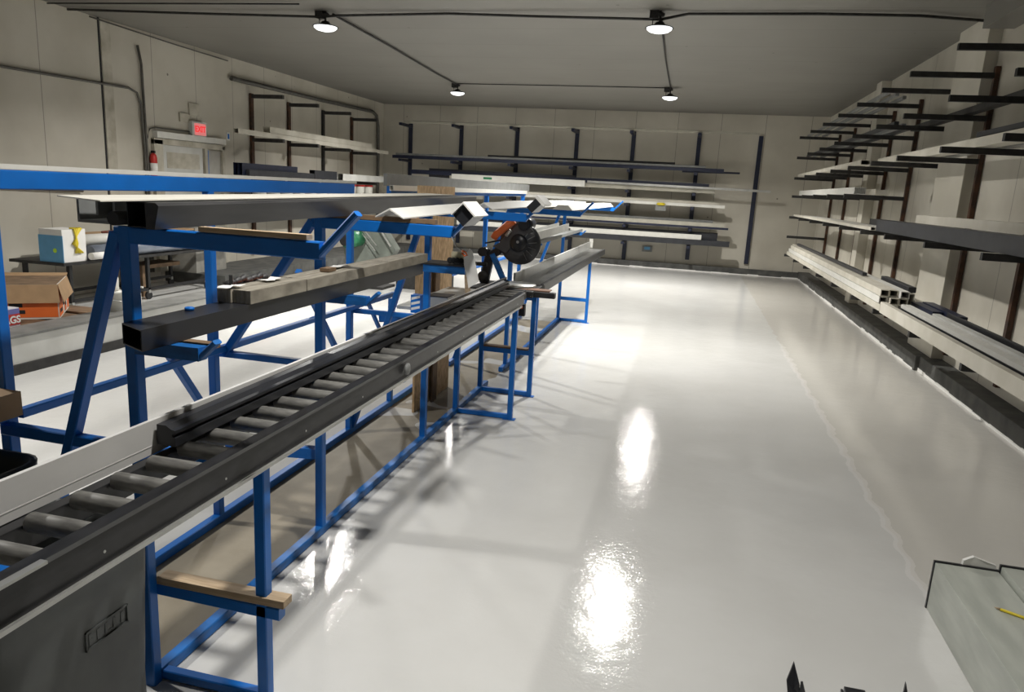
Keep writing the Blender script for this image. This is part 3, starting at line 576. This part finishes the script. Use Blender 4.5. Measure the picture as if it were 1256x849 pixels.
for k, (y0, lb2) in enumerate(((2.55, 'crumpled scrap of clear wrap at the near end of the planks'), (2.85, 'second crumpled scrap of clear wrap, further along the planks'), (3.5, 'third scrap of clear wrap on the far half of the planks'))):
    z0 = 1.538 if k else 1.539
    m_ = MB(); P_ = [(-1.85+random.uniform(0, .02), y0+.03*i, z0+random.uniform(0, .010)) for i in range(5)]; Q_ = [(-1.78+random.uniform(-.02, .02), y0+.03*i, z0+random.uniform(0, .012)) for i in range(5)]
    for i in range(4): m_.poly([P_[i], Q_[i], Q_[i+1]], .0015); m_.poly([P_[i], Q_[i+1], P_[i+1]], .0015)
    one(m_, 'plastic_scrap', PAPER, lb2, 'scrap')
one(MB().lathe([(.017, 0), (.018, .009), (.015, .012)], (-1.83, 2.38, 1.478)), 'blue_lid', BLUE, 'small round blue lid on the black profile before the planks', 'lid')
one(MB().box(-1.80, -1.60, 2.20, 2.24, 1.385, 1.403), 'wood_strip', DWOOD, 'brown wooden lath tucked under the wide black profile', 'wood')
WP = mat('wrapped_white', (0.83, 0.82, 0.78), .4, var=.06)
def vee(p0, p1, w, h, lab): one(MB().prism([(-w, -h), (0, 0), (w, -h), (w, -h+.006), (0, .008), (-w, -h+.006)], p0, p1), 'white_angle', WP, lab, ST)
vee((-1.455, 3.40, 1.862), (-1.42, 4.75, 1.885), .075, .040, 'white V shaped profile lying across the second blue top arm')
wt = thing('square_tube', (-1.09, 3.5, 1.82), 'black square tube in white wrap lying in the lip of the second arm', ST)
MB().bar((-1.078, 3.42, 1.857), (-1.077, 3.62, 1.857), .075, .075, (.7, 0, .7)).build('tube_core', BLACK, wt)
MB().prism([(-.046, -.040), (-.040, -.040), (-.040, .040), (.046, .040), (.046, .048), (-.046, .048)], (-1.078, 3.405, 1.857), (-1.077, 3.63, 1.857), (.7, 0, .7)).build('white_wrap', WP, wt)
vee((-1.46, 5.10, 1.880), (-1.28, 6.35, 1.905), .075, .040, 'white V shaped profile lying on the third blue top arm')
wt2 = thing('square_tube', (-1.1, 5.2, 1.82), 'small black tube with a white edge in the lip of the third arm', ST)
MB().bar((-1.085, 5.06, 1.886), (-1.083, 5.3, 1.886), .055, .085, (.7, 0, .7)).build('tube_core', BLACK, wt2)
MB().bar((-1.040, 5.05, 1.924), (-1.038, 5.3, 1.924), .085, .022, (.7, 0, .7)).build('white_edge', WP, wt2)
stock('white_profile', (-1.90, 7.5, 1.802), (-1.85, 11.3, 1.802), .12, .06, WP, 'white box profile on the farthest arms, left one', ST, None, 'tube', t=.006)
stock('white_profile', (-1.74, 7.6, 1.802), (-1.69, 11.4, 1.802), .14, .055, WP, 'white box profile on the farthest arms, beside the left one', ST, None, 'bar')
one(MB().prism([(-.11, 0), (-.05, .05), (.06, .05), (.11, .0)], (-1.34, 7.7, 1.802), (-1.30, 11.4, 1.805)), 'white_profile', WP, 'white tapered cap profile near the lips of the farthest arms', ST)
stock('grey_trough', (-1.73, 7.5, 1.402), (-1.73, 11.3, 1.402), .20, .04, GREYP, 'grey trough on the lower arms of the far stand', ST, None, 'channel', t=.010)
stock('grey_trough', (-1.70, 6.98, 1.445), (-1.62, 9.5, 1.50), .14, .09, SILVER, 'aluminium channel tilted over the grey trough behind the saw', ST, None, 'channel', t=.008)
stock('dark_profile', (-1.83, 7.2, 1.445), (-1.85, 8.6, 1.445), .07, .10, BLACK, 'short black box profile with an open end behind the saw', ST, None, 'tube', t=.010)

# ------------------------------------------------------------------ strand board panel
one(MB().box(-2.25, -2.23, 5.84, 6.78, .0, 1.98), 'strand_board', OSB, 'tall upright strand board panel standing behind the conveyor near the saw', 'board')
one(MB().box(-2.21, -2.19, 6.2, 6.32, .0, 1.3, .002), 'wood_batten', DWOOD, 'brown batten leaning on the front of the strand board', 'wood')

# ------------------------------------------------------------------ small shelf behind the fence
one(MB().box(-2.20, -1.69, 5.32, 6.6, 1.02, 1.045, .003), 'side_tray', PANEL, 'grey white tray plate behind the fence left of the mitre saw', 'tray')
tcb = thing('tool_carton', (-2.05, 5.5, 1.045), 'small pale grey box on the tray plate behind the fence', 'box')
MB().box(-2.0, -1.82, 5.45, 5.62, 1.046, 1.12, .003).build('box_body', PANEL, tcb); MB().box(-2.0, -1.82, 5.445, 5.625, 1.12, 1.128, .002).build('box_lid', STEEL, tcb)
stc = thing('striped_box', (-2.0, 5.25, .9), 'blue box with slanted white stripes beside the third upright', 'box')
MB().box(-2.035, -1.955, 5.20, 5.28, 1.02, 1.16).build('box_body', BLUE, stc)
for k in range(3): MB().poly([(-2.03, 5.199, 1.04+.04*k), (-1.96, 5.199, 1.06+.04*k), (-1.96, 5.199, 1.08+.04*k), (-2.03, 5.199, 1.06+.04*k)], .002, (0, -1, 0)).build('stripe', PAPER, stc)
sh = thing('side_shelf', (-1.7, 5.1, 1.4), 'small blue bracket shelf with a dark top left of the mitre saw', 'shelf')
MB().box(-1.87, -1.52, 4.96, 5.20, 1.430, 1.442, .002).build('shelf_top', STEEL, sh); MB().box(-1.87, -1.54, 4.97, 5.00, 1.375, 1.430).build('shelf_rail', BLUEW, sh)
tb = thing('tape_dispenser', (-1.65, 5.06, 1.445), 'cream tape reel with black coil standing on the small shelf', 'reel')
MB().rod((-1.67, 5.07, 1.500), (-1.575, 5.07, 1.500), .028).build('reel_body', mat('cream_plastic', (.6, .55, .38), .5, var=.1), tb)
for k in range(4): MB().lathe([(.018, -.003), (.023, 0), (.018, .003)], (-1.67+.028*k, 5.02, 1.466), (0, 1, 0), 14).build('coil', RUBBER, tb)
one(MB().box(-1.62, -1.53, 4.965, 4.99, 1.443, 1.455, .002), 'black_bar', RUBBER, 'black flat bar on the edge of the small shelf', 'bar')
one(MB().poly([(-1.545, 4.945, 1.545), (-1.525, 4.945, 1.54), (-1.505, 4.945, 1.565), (-1.485, 4.945, 1.555), (-1.455, 4.945, 1.46), (-1.425, 4.945, 1.34), (-1.50, 4.945, 1.285), (-1.515, 4.945, 1.36), (-1.54, 4.945, 1.45)], .005), 'paper_sheet', PAPER, 'crumpled white paper sheet hanging left of the mitre saw', 'paper')
one(MB().bar((-1.70, 5.62, 1.06), (-1.73, 5.615, 1.42), .04, .02), 'wood_lath', WOOD, 'short wooden lath under the hanging paper', 'wood')
ln = thing('wire_hook', (-1.12, 3.5, 1.72), 'orange ended wire hook hanging from the second arm tip', 'hook')
MB().path([(-1.16, 3.50, 1.745), (-1.13, 3.49, 1.70), (-1.10, 3.49, 1.678)], .003).build('wire', SILVER, ln)
MB().path([(-1.10, 3.49, 1.681), (-1.08, 3.49, 1.674), (-1.072, 3.49, 1.66), (-1.085, 3.49, 1.656), (-1.10, 3.49, 1.67)], .005).build('hook_end', ORANGE, ln)

# ------------------------------------------------------------------ mitre saw
sw = thing('miter_saw', (-1.65, 6.95, 1.05), 'dark grey mitre saw with an orange handle between the two conveyors', 'saw')
CX, CY, CZ = -1.60, 6.95, 1.475
MB().box(-2.0, -1.38, 6.62, 7.22, 1.0, 1.06, .012).build('saw_base', STEEL, sw, label='dark cast base')
MB().lathe([(.20, 0), (.21, .01), (.20, .028), (.0, .03)], (-1.62, 6.92, 1.058)).build('turntable', SILVER, sw)
MB().box(-1.66, -1.18, 6.68, 6.76, 1.0, 1.055, .012).build('miter_arm', STEEL, sw)
MB().box(-1.58, -1.24, 6.72, 6.86, 1.056, 1.066, .004).build('base_board', mat('rusty_board', (.48, .25, .16), .7, col2=(.32, .2, .14), scale=20), sw)
MB().lathe([(.195, -.018), (.203, -.01), (.203, .01), (.195, .018), (.10, .03), (.0, .032)], (CX, CY, CZ), (0, -1, 0), 48).build('blade_guard', CLEARGUARD, sw)
rb_ = MB()
for k in range(9):
    a = -PI*.35 + k*PI*.13; rb_.bar((CX+.09*math.cos(a), CY-.032, CZ+.09*math.sin(a)), (CX+.17*math.cos(a), CY-.026, CZ+.17*math.sin(a)), .004, .008)
rb_.build('guard_ribs', GREYP, sw)
MB().lathe([(.085, 0), (.085, .02), (.07, .035), (.02, .04)], (CX-.01, CY-.03, CZ+.01), (0, -1, 0), 28).build('blade_hub', BLACK, sw)
MB().lathe([(.014, 0), (.014, .012)], (CX-.01, CY-.068, CZ+.02), (0, -1, 0), 12).build('arbor_bolt', SILVER, sw)
MB().poly([(CX-.20, CY-.04, CZ+.0), (CX-.12, CY-.04, CZ+.10), (CX-.02, CY-.04, CZ+.19), (CX+.08, CY-.04, CZ+.19), (CX+.13, CY-.04, CZ+.13), (CX+.04, CY-.04, CZ+.09), (CX-.05, CY-.04, CZ+.02), (CX-.13, CY-.04, CZ-.10), (CX-.27, CY-.04, CZ-.04)], .05, (0, -1, 0)).build('upper_guard', mat('saw_grey', (.10, .10, .10), .4, var=.25), sw)
MB().rod((CX+.05, CY-.09, CZ+.19), (CX+.05, CY+.16, CZ+.19), .062, 24).rod((CX+.05, CY-.1, CZ+.19), (CX+.05, CY-.09, CZ+.19), .045, 24).build('motor_housing', BLACK, sw)
MB().path([(CX-.245, CY-.10, CZ+.04), (CX-.22, CY-.10, CZ+.08), (CX-.12, CY-.10, CZ+.17), (CX-.05, CY-.10, CZ+.225)], .036, 12).build('handle', ORANGE, sw, label='orange handle')
MB().path([(CX-.125, CY-.09, CZ+.07), (CX-.08, CY-.09, CZ+.13)], .017, 10).build('trigger_badge', SILVER, sw)
MB().path([(CX-.36, CY+.02, CZ-.02), (CX-.2, CY+.0, CZ+.02), (CX-.08, CY-.02, CZ+.035)], .008, 8).build('link_rod', RUBBER, sw)
MB().bar((CX-.36, CY+.04, 1.06), (CX-.30, CY+.04, CZ-.08), .09, .07, (0, 1, 0), c=.01).bar((CX-.31, CY+.02, 1.33), (CX-.20, CY+.0, 1.40), .08, .07, (0, 1, 0), c=.01).rod((CX-.36, CY-.08, CZ-.10), (CX-.36, CY+.1, CZ-.10), .045).build('pivot_bracket', BLACK, sw)
MB().bar((CX-.27, CY-.02, 1.36), (CX-.14, CY-.02, 1.10), .05, .045, (0, 1, 0)).build('swing_link', BLUEW, sw)
MB().lathe([(.05, -.01), (.055, 0), (.05, .012), (.02, .02)], (CX-.33, CY-.12, 1.14), (0, -1, 0), 20).build('tilt_knob', RUBBER, sw)
MB().rod((CX-.30, CY-.1, 1.26), (CX-.45, CY-.1, 1.26), .02).build('dust_port', RUBBER, sw)
rd = thing('remote_switch', (-1.44, 6.05, .93), 'small black switch box with an orange button under the conveyor rail by the saw', 'switch')
MB().box(-1.48, -1.40, 6.40, 6.46, .86, .97, .006).build('switch_box', RUBBER, rd); MB().lathe([(.015, 0), (.015, .012)], (-1.43, 6.40, .945), (0, -1, 0), 14).build('button', ORANGE, rd)
MB().bar((-1.44, 6.43, .97), (-1.44, 6.43, 1.0), .02, .02, (0, 1, 0)).build('hanger', SILVER, rd)

# ------------------------------------------------------------------ outfeed table
of = thing('outfeed_table', (-1.56, 10, 1.0), 'grey flat outfeed table with an upright fence beyond the saw', 'table')
MB().box(-1.70, -1.44, 7.30, 12.7, 1.0, 1.045, .003).build('table_top', mat('zinc_top', (.30, .30, .29), .35, metal=.4, var=.25, scale=6), of)
MB().box(-1.445, -1.41, 7.30, 12.7, .965, 1.055, .004).build('front_rail', RAIL, of)
fn = MB().box(-1.722, -1.702, 7.25, 12.9, 1.04, 1.15, .002).build('fence', mat('fence_grey', (.55, .55, .53), .4, var=.15, scale=8, stretch=(1, 4, .4)), of)
MB().box(-1.722, -1.66, 12.90, 12.93, 1.045, 1.20, .002).build('end_stop', WHITE, of)
MB().box(-1.70, -1.5, 7.27, 7.31, 1.045, 1.06).build('lip_plate', SILVER, of)
# ------------------------------------------------------------------ bins, box at the near left
def bin_mesh(mb, cx, cy, a, b, h, taper=.86, t=.02):
    def ring(s, z, r=.09):
        pts = []
        A, B = a*s, b*s
        for qx, qy, st in ((1, 1, 0), (-1, 1, 1), (-1, -1, 2), (1, -1, 3)):
            for k in range(5):
                an = PI/2*(st + k/4); pts.append(mb.bm.verts.new((cx+qx*(A-r)+r*math.cos(an), cy+qy*(B-r)+r*math.sin(an), z)))
        return pts
    prof = [(taper, 0), (taper+.06, h*.55), (taper+.075, h*.72), (.985, h*.80), (1.0, h*.96), (1.04, h*.96), (1.05, h), (.99, h), (.97, h*.9), (taper-.02, .03)]
    R = [ring(s, z) for s, z in prof]
    for p, q in zip(R, R[1:]):
        for k in range(20): f = mb.bm.faces.new((p[k], p[(k+1) % 20], q[(k+1) % 20], q[k])); f.smooth = True
    mb.bm.faces.new(R[0][::-1]); mb.bm.faces.new(R[-1])
    return mb
tc_ = thing('trash_can', (-1.85, 1.5, 0), 'large grey plastic trash can under the near end of the conveyor', 'bin')
body = bin_mesh(MB(), -1.86, 1.50, .33, .30, .93, .90).build('can_body', CAN, tc_)
XF = -1.545
for (ya, yb, zt) in ((1.26, 1.42, .56), (1.44, 1.60, .52), (1.63, 1.74, .66)): MB().box(-1.575, -1.553, ya, yb, .05, zt, .012).build('side_rib', CAN, tc_)
MB().box(XF+.005, XF+.012, 1.50, 1.66, .655, .66).box(XF+.005, XF+.012, 1.50, 1.66, .71, .715).box(XF+.005, XF+.012, 1.50, 1.504, .655, .715).box(XF+.005, XF+.012, 1.656, 1.66, .655, .715).build('label_frame', CAN, tc_)
rl = MB()
for k in range(5): rl.bar((XF+.006, 1.518+.03*k, .668), (XF+.006, 1.518+.03*k, .702), .006, .010, (0, 1, 0))
rl.box(XF+.004, XF+.008, 1.525, 1.54, .683, .688).box(XF+.004, XF+.008, 1.585, 1.60, .668, .673).box(XF+.004, XF+.008, 1.615, 1.63, .698, .703)
rl.build('raised_marks', CAN, tc_)
tc2 = thing('trash_can', (-2.35, 1.95, 0), 'black plastic bin behind the white fence board at the near left', 'bin')
bin_mesh(MB(), -2.58, 1.855, .31, .24, .92, .86).build('can_body', BIN, tc2)
cbx = thing('cardboard_box', (-2.5, 2.1, 1.04), 'brown cardboard box corner with red print at the left edge', 'box')
MB().box(-2.70, -2.40, 1.93, 2.145, 1.055, 1.15, .003).build('carton', CARD, cbx)
MB().box(-2.50, -2.42, 1.926, 1.93, 1.09, 1.115).build('red_print', RED, cbx)
MB().bar((-2.46, 1.926, 1.12), (-2.44, 1.926, 1.135), .003, .01).build('tick_print', RUBBER, cbx)

# ------------------------------------------------------------------ low panel bench at the left with boxes
be = thing('low_bench', (-6.3, 7.4, 0), 'long low white panelled bench with a grey top on the left floor', 'bench')
MB().box(-6.46, -6.12, 3.6, 10.3, .10, .36, .003).build('bench_body', PANEL, be)
MB().box(-6.46, -6.10, 3.6, 10.3, .36, .385, .004).build('bench_top', DIRTW, be)
MB().box(-6.44, -6.10, 3.6, 10.3, .0, .10, .004).build('bench_plinth', STEEL, be)
pl = thing('pallet', (-6.8, 6.2, 0), 'wooden pallet stack behind the low bench under the orange carton', 'pallet')
for k in range(5): MB().box(-7.45, -6.48, 5.1+.42*k, 5.4+.42*k, .34, .36).build('deck_board', DWOOD, pl)
for k in range(3): MB().box(-7.35+.38*k, -7.25+.38*k, 5.1, 7.08, 0, .34).build('bearer', DWOOD, pl)
# orange carton, flaps open, four printed bags
ct = thing('supply_carton', (-6.7, 6.2, .36), 'open brown carton with orange and white printed packs on the pallet', 'box')
c0 = Vector((-6.98, 6.46, .362)); ang = math.radians(38); Rz = Matrix.Rotation(ang, 4, 'Z')
def rbox(mb, x0, x1, y0, y1, z0, z1):
    n0 = len(mb.bm.verts); mb.box(x0, x1, y0, y1, z0, z1); mb.bm.verts.ensure_lookup_table()
    for v in mb.bm.verts[n0:]: v.co = c0 + (Rz @ v.co)
    return mb
W, D, HH = .31, .36, .37
rbox(MB(), -W, W, -D, D, 0, HH).build('carton', mat('carton_white', (.70, .66, .6), .6, var=.08), ct)
for q in ((W, W+.004, -D+.005, -D+.26), (W, W+.004, .04, .16), (W, W+.004, .24, D), (-W+.02, W-.01, -D-.004, -D)):
    pm = MB(); rbox(pm, q[0], q[1], q[2], q[3], .02, HH-.02); pm.build('orange_panel', ORBAG, ct)
pm = MB()
for q in ((W+.004, W+.007, -D+.04, -D+.20, .06, .10), (W+.004, W+.007, .06, .14, .08, .12), (W, W+.003, -.07, .02, .10, .17), (-.18, .0, -D-.007, -D-.004, .06, .10), (-.14, -.02, -D-.007, -D-.004, .13, .17)):
    pm = MB(); rbox(pm, *q); pm.build('dark_print', RUBBER, ct)
fl = MB()
def flap(pts): fl.poly([c0+(Rz @ Vector(p)) for p in pts], .005)
flap([(W, -D, HH), (W, D, HH), (W+.05, D+.02, HH-.19), (W+.05, -D-.02, HH-.19)])
flap([(-W, -D, HH), (W, -D, HH), (W+.02, -D-.05, HH-.19), (-W-.02, -D-.05, HH-.19)])
flap([(W, D, HH), (-W, D, HH), (-W, D+.12, HH+.02), (W, D+.12, HH+.02)])
flap([(-W, D, HH), (-W, -D, HH), (-W-.1, -D, HH+.05), (-W-.1, D, HH+.05)])
fl.build('flap', CARD, ct)
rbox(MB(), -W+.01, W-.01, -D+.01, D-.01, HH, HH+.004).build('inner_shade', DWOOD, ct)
rx = thing('rag_box', (-6.55, 5.62, .36), 'small red and white carton of rags beside the orange carton', 'box')
MB().box(-6.75, -6.50, 5.57, 5.87, .362, .56, .004).build('carton', mat('rag_white', (.72, .70, .74), .5, var=.05), rx)
MB().box(-6.502, -6.496, 5.62, 5.87, .39, .50).build('red_panel', RED, rx); MB().box(-6.502, -6.496, 5.57, 5.87, .50, .55).build('blue_panel', mat('rag_blue', (.16, .16, .42), .5, var=.1), rx)
Mx = Matrix.Translation((-6.494, 5.75, .44)) @ Matrix(((0, 0, 1, 0), (1, 0, 0, 0), (0, 1, 0, 0), (0, 0, 0, 1)))
text_mesh('box_letters', 'RAGS', .10, PAPER, rx, Mx, .001, .003)
PLW = mat('milky_plastic', (.70, .69, .63), .4, var=.05)
bk = thing('bucket', (-6.5, 6.85, .385), 'white plastic bucket behind the near A-frame leg on the low bench', 'bucket')
MB().lathe([(.095, 0), (.115, .20), (.12, .20), (.12, .225), (.0, .23)], (-6.34, 6.93, .386)).build('bucket_body', PLW, bk)
MB().path([(-6.34, 6.81, .58), (-6.24, 6.84, .52), (-6.2, 6.93, .50), (-6.24, 7.02, .52), (-6.34, 7.05, .58)], .005).build('bucket_handle', SILVER, bk)
jg = thing('jug', (-6.36, 6.9, .615), 'white plastic jug standing on the bucket', 'jug')
MB().lathe([(.07, 0), (.075, .02), (.075, .14), (.05, .18), (.025, .20), (.025, .225)], (-6.34, 6.93, .617), n=20).build('jug_body', PLW, jg)
MB().lathe([(.028, 0), (.028, .025)], (-6.34, 6.93, .842)).build('jug_cap', PAPER, jg)
jg2 = thing('bottle', (-6.3, 7.3, .385), 'small white bottle on the low bench between the A-frame legs', 'bottle')
MB().lathe([(.05, 0), (.055, .02), (.055, .15), (.02, .2), (.02, .23)], (-6.32, 7.28, .386), n=18).build('bottle_body', PLW, jg2)
MB().box(-6.34, -6.22, 7.27, 7.29, .61, .63).build('spray_head', PAPER, jg2)

# ------------------------------------------------------------------ rolling cart with rolls and boxes
ca = thing('rolling_cart', (-8.4, 9.2, 0), 'black rolling cart loaded with film rolls along the left wall', 'cart')
MB().box(-8.95, -8.05, 8.0, 11.2, .66, .70, .004).build('cart_top', STEEL, ca)
for x in (-8.12, -8.85):
    for y in (8.15, 9.62, 11.05):
        MB().bar((x, y, .14), (x, y, .66), .05, .05, (0, 1, 0)).build('leg', RUBBER, ca)
        wl = MB().rod((x-.02, y, .06), (x+.02, y, .06), .06, 18).build('caster', RUBBER, ca)
        MB().box(x-.03, x+.03, y-.02, y+.02, .10, .15).build('caster_fork', SILVER, wl)
MB().bar((-8.12, 8.15, .16), (-8.12, 11.05, .16), .05, .04).bar((-8.85, 8.15, .16), (-8.85, 11.05, .16), .05, .04).bar((-8.12, 9.62, .16), (-8.85, 9.62, .16), .05, .04).build('base_frame', RUBBER, ca)
lb = thing('light_box', (-8.2, 7.8, .84), 'light blue and white carton with a green dot on the near end of the cart', 'box')
MB().box(-8.45, -8.08, 8.03, 8.42, .702, 1.14, .004).build('carton', PAPER, lb)
MB().box(-8.46, -8.07, 8.024, 8.03, .702, 1.06).build('blue_face', LBLUE, lb)
MB().lathe([(.03, 0), (.03, .003)], (-8.20, 8.023, .86), (0, -1, 0), 18).build('green_dot', mat('lime_dot', (.55, .85, .05), .5, var=.05), lb)
gf = 'film rolls on the cart'
for k, (x, z, r, y0, y1, m, lb_) in enumerate([(-8.16, .80, .10, 8.55, 11.1, FILM, 'clear wrapped film roll on the front edge of the cart'), (-8.37, .80, .10, 8.6, 11.15, FILM, 'second clear wrapped film roll behind the front one'), (-8.25, .965, .08, 8.5, 10.3, WHITE, 'white roll lying on the two clear rolls'), (-8.66, .84, .14, 8.5, 11.0, GREYP, 'grey roll at the back of the cart'), (-8.14, .945, .045, 10.35, 11.9, WHITE, 'short white tube at the far front of the cart')]):
    one(MB().rod((x, y0, z), (x, y1, z), r, 20), 'film_roll', m, lb_, 'roll', gf)
one(MB().rod((-8.02, 8.43, .765), (-8.02, 8.75, .765), .05, 20), 'paper_roll', PAPER, 'short white paper roll at the near front of the cart', 'roll')
one(MB().box(-8.85, -8.45, 8.6, 11.2, .985, 1.01), 'cardboard_sheet', CARD, 'brown cardboard sheet on the back of the cart', 'cardboard')
st_ = MB()
for k in range(5): st_.path([(-8.12, 8.2+.04*k, 1.155), (-8.065, 8.22+.03*k, 1.15), (-8.06, 8.26-.02*k, .95), (-8.06, 8.22+.03*k, .82)], .012)
one(st_, 'strap_bundle', YELLOW, 'bundle of yellow straps hanging over the near carton of the cart', 'strap')
cbl = MB(); cbl.path([(-8.25, 8.9, 1.06), (-8.22, 9.1, 1.07), (-8.27, 9.3, 1.06), (-8.22, 9.5, 1.07), (-8.25, 9.7, 1.06)], .018)
one(cbl, 'cable_coil', mat('brown_cable', (.18, .05, .03), .5, var=.2), 'brown cable lying over the rolls on the cart', 'cable')
one(MB().box(-8.72, -8.3, 9.72, 9.78, 0, .5).box(-8.72, -8.3, 9.78, 10.6, .44, .5), 'wooden_crate', DWOOD, 'brown wooden offcut under the rolling cart', 'wood')
one(MB().box(-9.2, -8.6, 11.42, 12.3, .19, 1.0, .006), 'floor_cabinet', mat('dull_cabinet', (.30, .29, .26), .6, var=.2), 'dull grey cabinet standing on the kerb by the exit door', 'cabinet')
# leaning poles at the very left
for k in range(2):
    one(MB().rod((-8.3-.1*k, 7.9-.1*k, 0), (-9.15, 6.6-.1*k, 1.35), .02), 'leaning_pole', PIPE, ['grey pole leaning on the left wall behind the cartons', 'second grey pole leaning beside the first on the left wall'][k], 'pole', 'leaning poles')

# things on the far end of the low bench
gv = thing('tool_bag', (-6.35, 9.6, .385), 'black crumpled tool bag at the far end of the low bench', 'bag')
rr = MB()
for k in range(7): rr.path([(-6.38+.03*(k % 2), 9.05+.14*k, .43), (-6.3, 9.15+.14*k, .47+.02*(k % 3)), (-6.36, 9.26+.14*k, .43)], .045, 10)
rr.build('bag_body', RUBBER, gv)
MB().bar((-6.22, 9.0, .39), (-6.2, 8.96, .60), .05, .03).build('bag_handle', RUBBER, gv)
one(MB().box(-6.26, -6.14, 9.1, 9.9, .386, .43, .005), 'tool_case', ORANGE, 'flat orange case in front of the black tool bag', 'case')
one(MB().box(-6.28, -6.14, 9.98, 10.25, .386, .42, .004), 'wood_block', DWOOD, 'brown wooden block at the far end of the low bench', 'wood')
# ------------------------------------------------------------------ green motored dust collector
dc = thing('dust_collector', (-5.9, 12.8, 0), 'grey green blower with a bright green motor standing behind the racks', 'machine')
MB().lathe([(.40, -.13), (.43, -.12), (.43, .12), (.40, .13)], (-5.95, 12.9, .72), (.3, -1, .1), 36).build('blower_housing', GGREY, dc)
MB().poly([(-6.15, 12.82, 1.15), (-5.7, 12.82, 1.25), (-5.35, 12.82, .75), (-5.5, 12.82, .52), (-5.8, 12.82, .6)], .25, (0, -1, 0)).build('outlet_duct', GGREY, dc)
MB().bar((-5.95, 12.66, 1.02), (-5.68, 12.66, .72), .02, .012).bar((-5.88, 12.66, 1.06), (-5.66, 12.66, .82), .02, .012).bar((-5.66, 12.66, 1.22), (-5.38, 12.66, .82), .03, .02).build('seam_strip', SILVER, dc)
MB().rod((-6.05, 12.74, .93), (-6.14, 12.40, .90), .15, 24).build('motor', GREEN, dc, label='bright green motor'); MB().rod((-6.14, 12.41, .90), (-6.16, 12.33, .895), .10, 20).build('motor_cap', RUBBER, dc)
for dx in (-.3, .3): MB().bar((-5.95+dx, 12.9, 0), (-5.95+dx*.7, 12.9, .45), .06, .06, (0, 1, 0)).build('stand_leg', STEEL, dc)
MB().box(-6.35, -5.5, 12.6, 13.2, 0, .05, .005).build('stand_base', STEEL, dc)
one(MB().box(-5.4, -4.4, 13.0, 13.5, .0, .40, .01), 'tool_chest', STEEL, 'dark low chest right of the green motored blower', 'chest')
# small white things far left row (packs under the far rail)
for k in range(11):
    y = 13.7+.52*k
    pc_ = thing('paint_pail', (-8.75, y, 1.40), f'white pail with red lid on the left wall shelf, {ORD[k]} from the near end', 'pail', 'white pails with red lids')
    MB().lathe([(.13, 0), (.15, .40), (.155, .42)], (-8.75, y, 1.402), n=16).build('pail_body', PLW, pc_)
    MB().lathe([(.16, 0), (.16, .04), (.14, .05)], (-8.75, y, 1.822), n=16).build('pail_lid', RED, pc_)
one(MB().box(XL, -8.55, 13.4, 19.3, 1.36, 1.40), 'wall_shelf', STEEL, 'dark shelf board on the left wall under the white pails', 'shelf')

# ------------------------------------------------------------------ near right: stacked wrapped beams and pencil
BW = mat('milky_wrapped_beam', (.50, .52, .47), .35, col2=(.40, .42, .38), scale=5, stretch=(3, .6, 3), bump=.15)
for k in range(2):
    x0 = 1.372+.296*k; lab = ['left', 'right'][k]
    b_ = thing('wrapped_beam', (x0+.14, 2.4, 0), f'wide milky film wrapped beam lying on the floor at the lower right, {lab} one', 'beam', 'wrapped beams')
    MB().box(x0, x0+.288, .9, 3.815, .0, .26+.03*k, .005).build('beam_body', BW, b_)
    MB().box(x0-.004, x0+.290, 3.817, 3.83, .0, .266+.03*k).build('end_edge', BLACK, b_)
pc = thing('pencil', (1.56, 3.3, .265), 'yellow pencil lying on the left wrapped beam', 'pencil')
pa0, pb0 = Vector((1.50, 3.42, .268)), Vector((1.66, 3.33, .268)); dd = (pb0-pa0).normalized()
MB().rod(pa0+dd*.024, pb0, .0065, 6).build('shaft', YELLOW, pc); MB().rod(pa0, pa0+dd*.024, .001, 6, .0065).build('tip', WOOD, pc)
one(MB().poly([(1.48, 3.86, .0), (1.50, 3.84, .29), (1.545, 3.845, .315), (1.60, 3.84, .30), (1.65, 3.845, .285), (1.66, 3.86, .0)], .02, (0, 1, 0)), 'wrap_scrap', PAPER, 'scrap of white wrap sticking up at the end of the wrapped beams', 'scrap')
pe = thing('profile_end', (.7, 2.8, 0), 'black hollow profile lying on the floor at the bottom edge', ST)
MB().channel((.70, 1.0, 0), (.70, 2.84, 0), .16, .10, .008).build('channel_body', BLACK, pe)
MB().poly([(.585, 2.86, .0), (.575, 2.88, .06), (.603, 2.93, .12), (.622, 2.86, .07), (.63, 2.85, 0)], .012, (0, -1, 0)).build('corner_fin', BLACK, pe)
MB().box(.79, .87, 1.0, 2.87, 0, .095, .003).build('side_bar', BLACK, pe)
one(MB().poly([(1.03, 2.93, 0), (1.04, 2.95, .11), (1.07, 2.93, 0)], .012, (0, -1, 0)).box(1.03, 1.07, 1.0, 2.93, 0, .03), 'profile_fin', BLACK, 'thin black profile tip at the bottom edge right of the hollow one', ST)
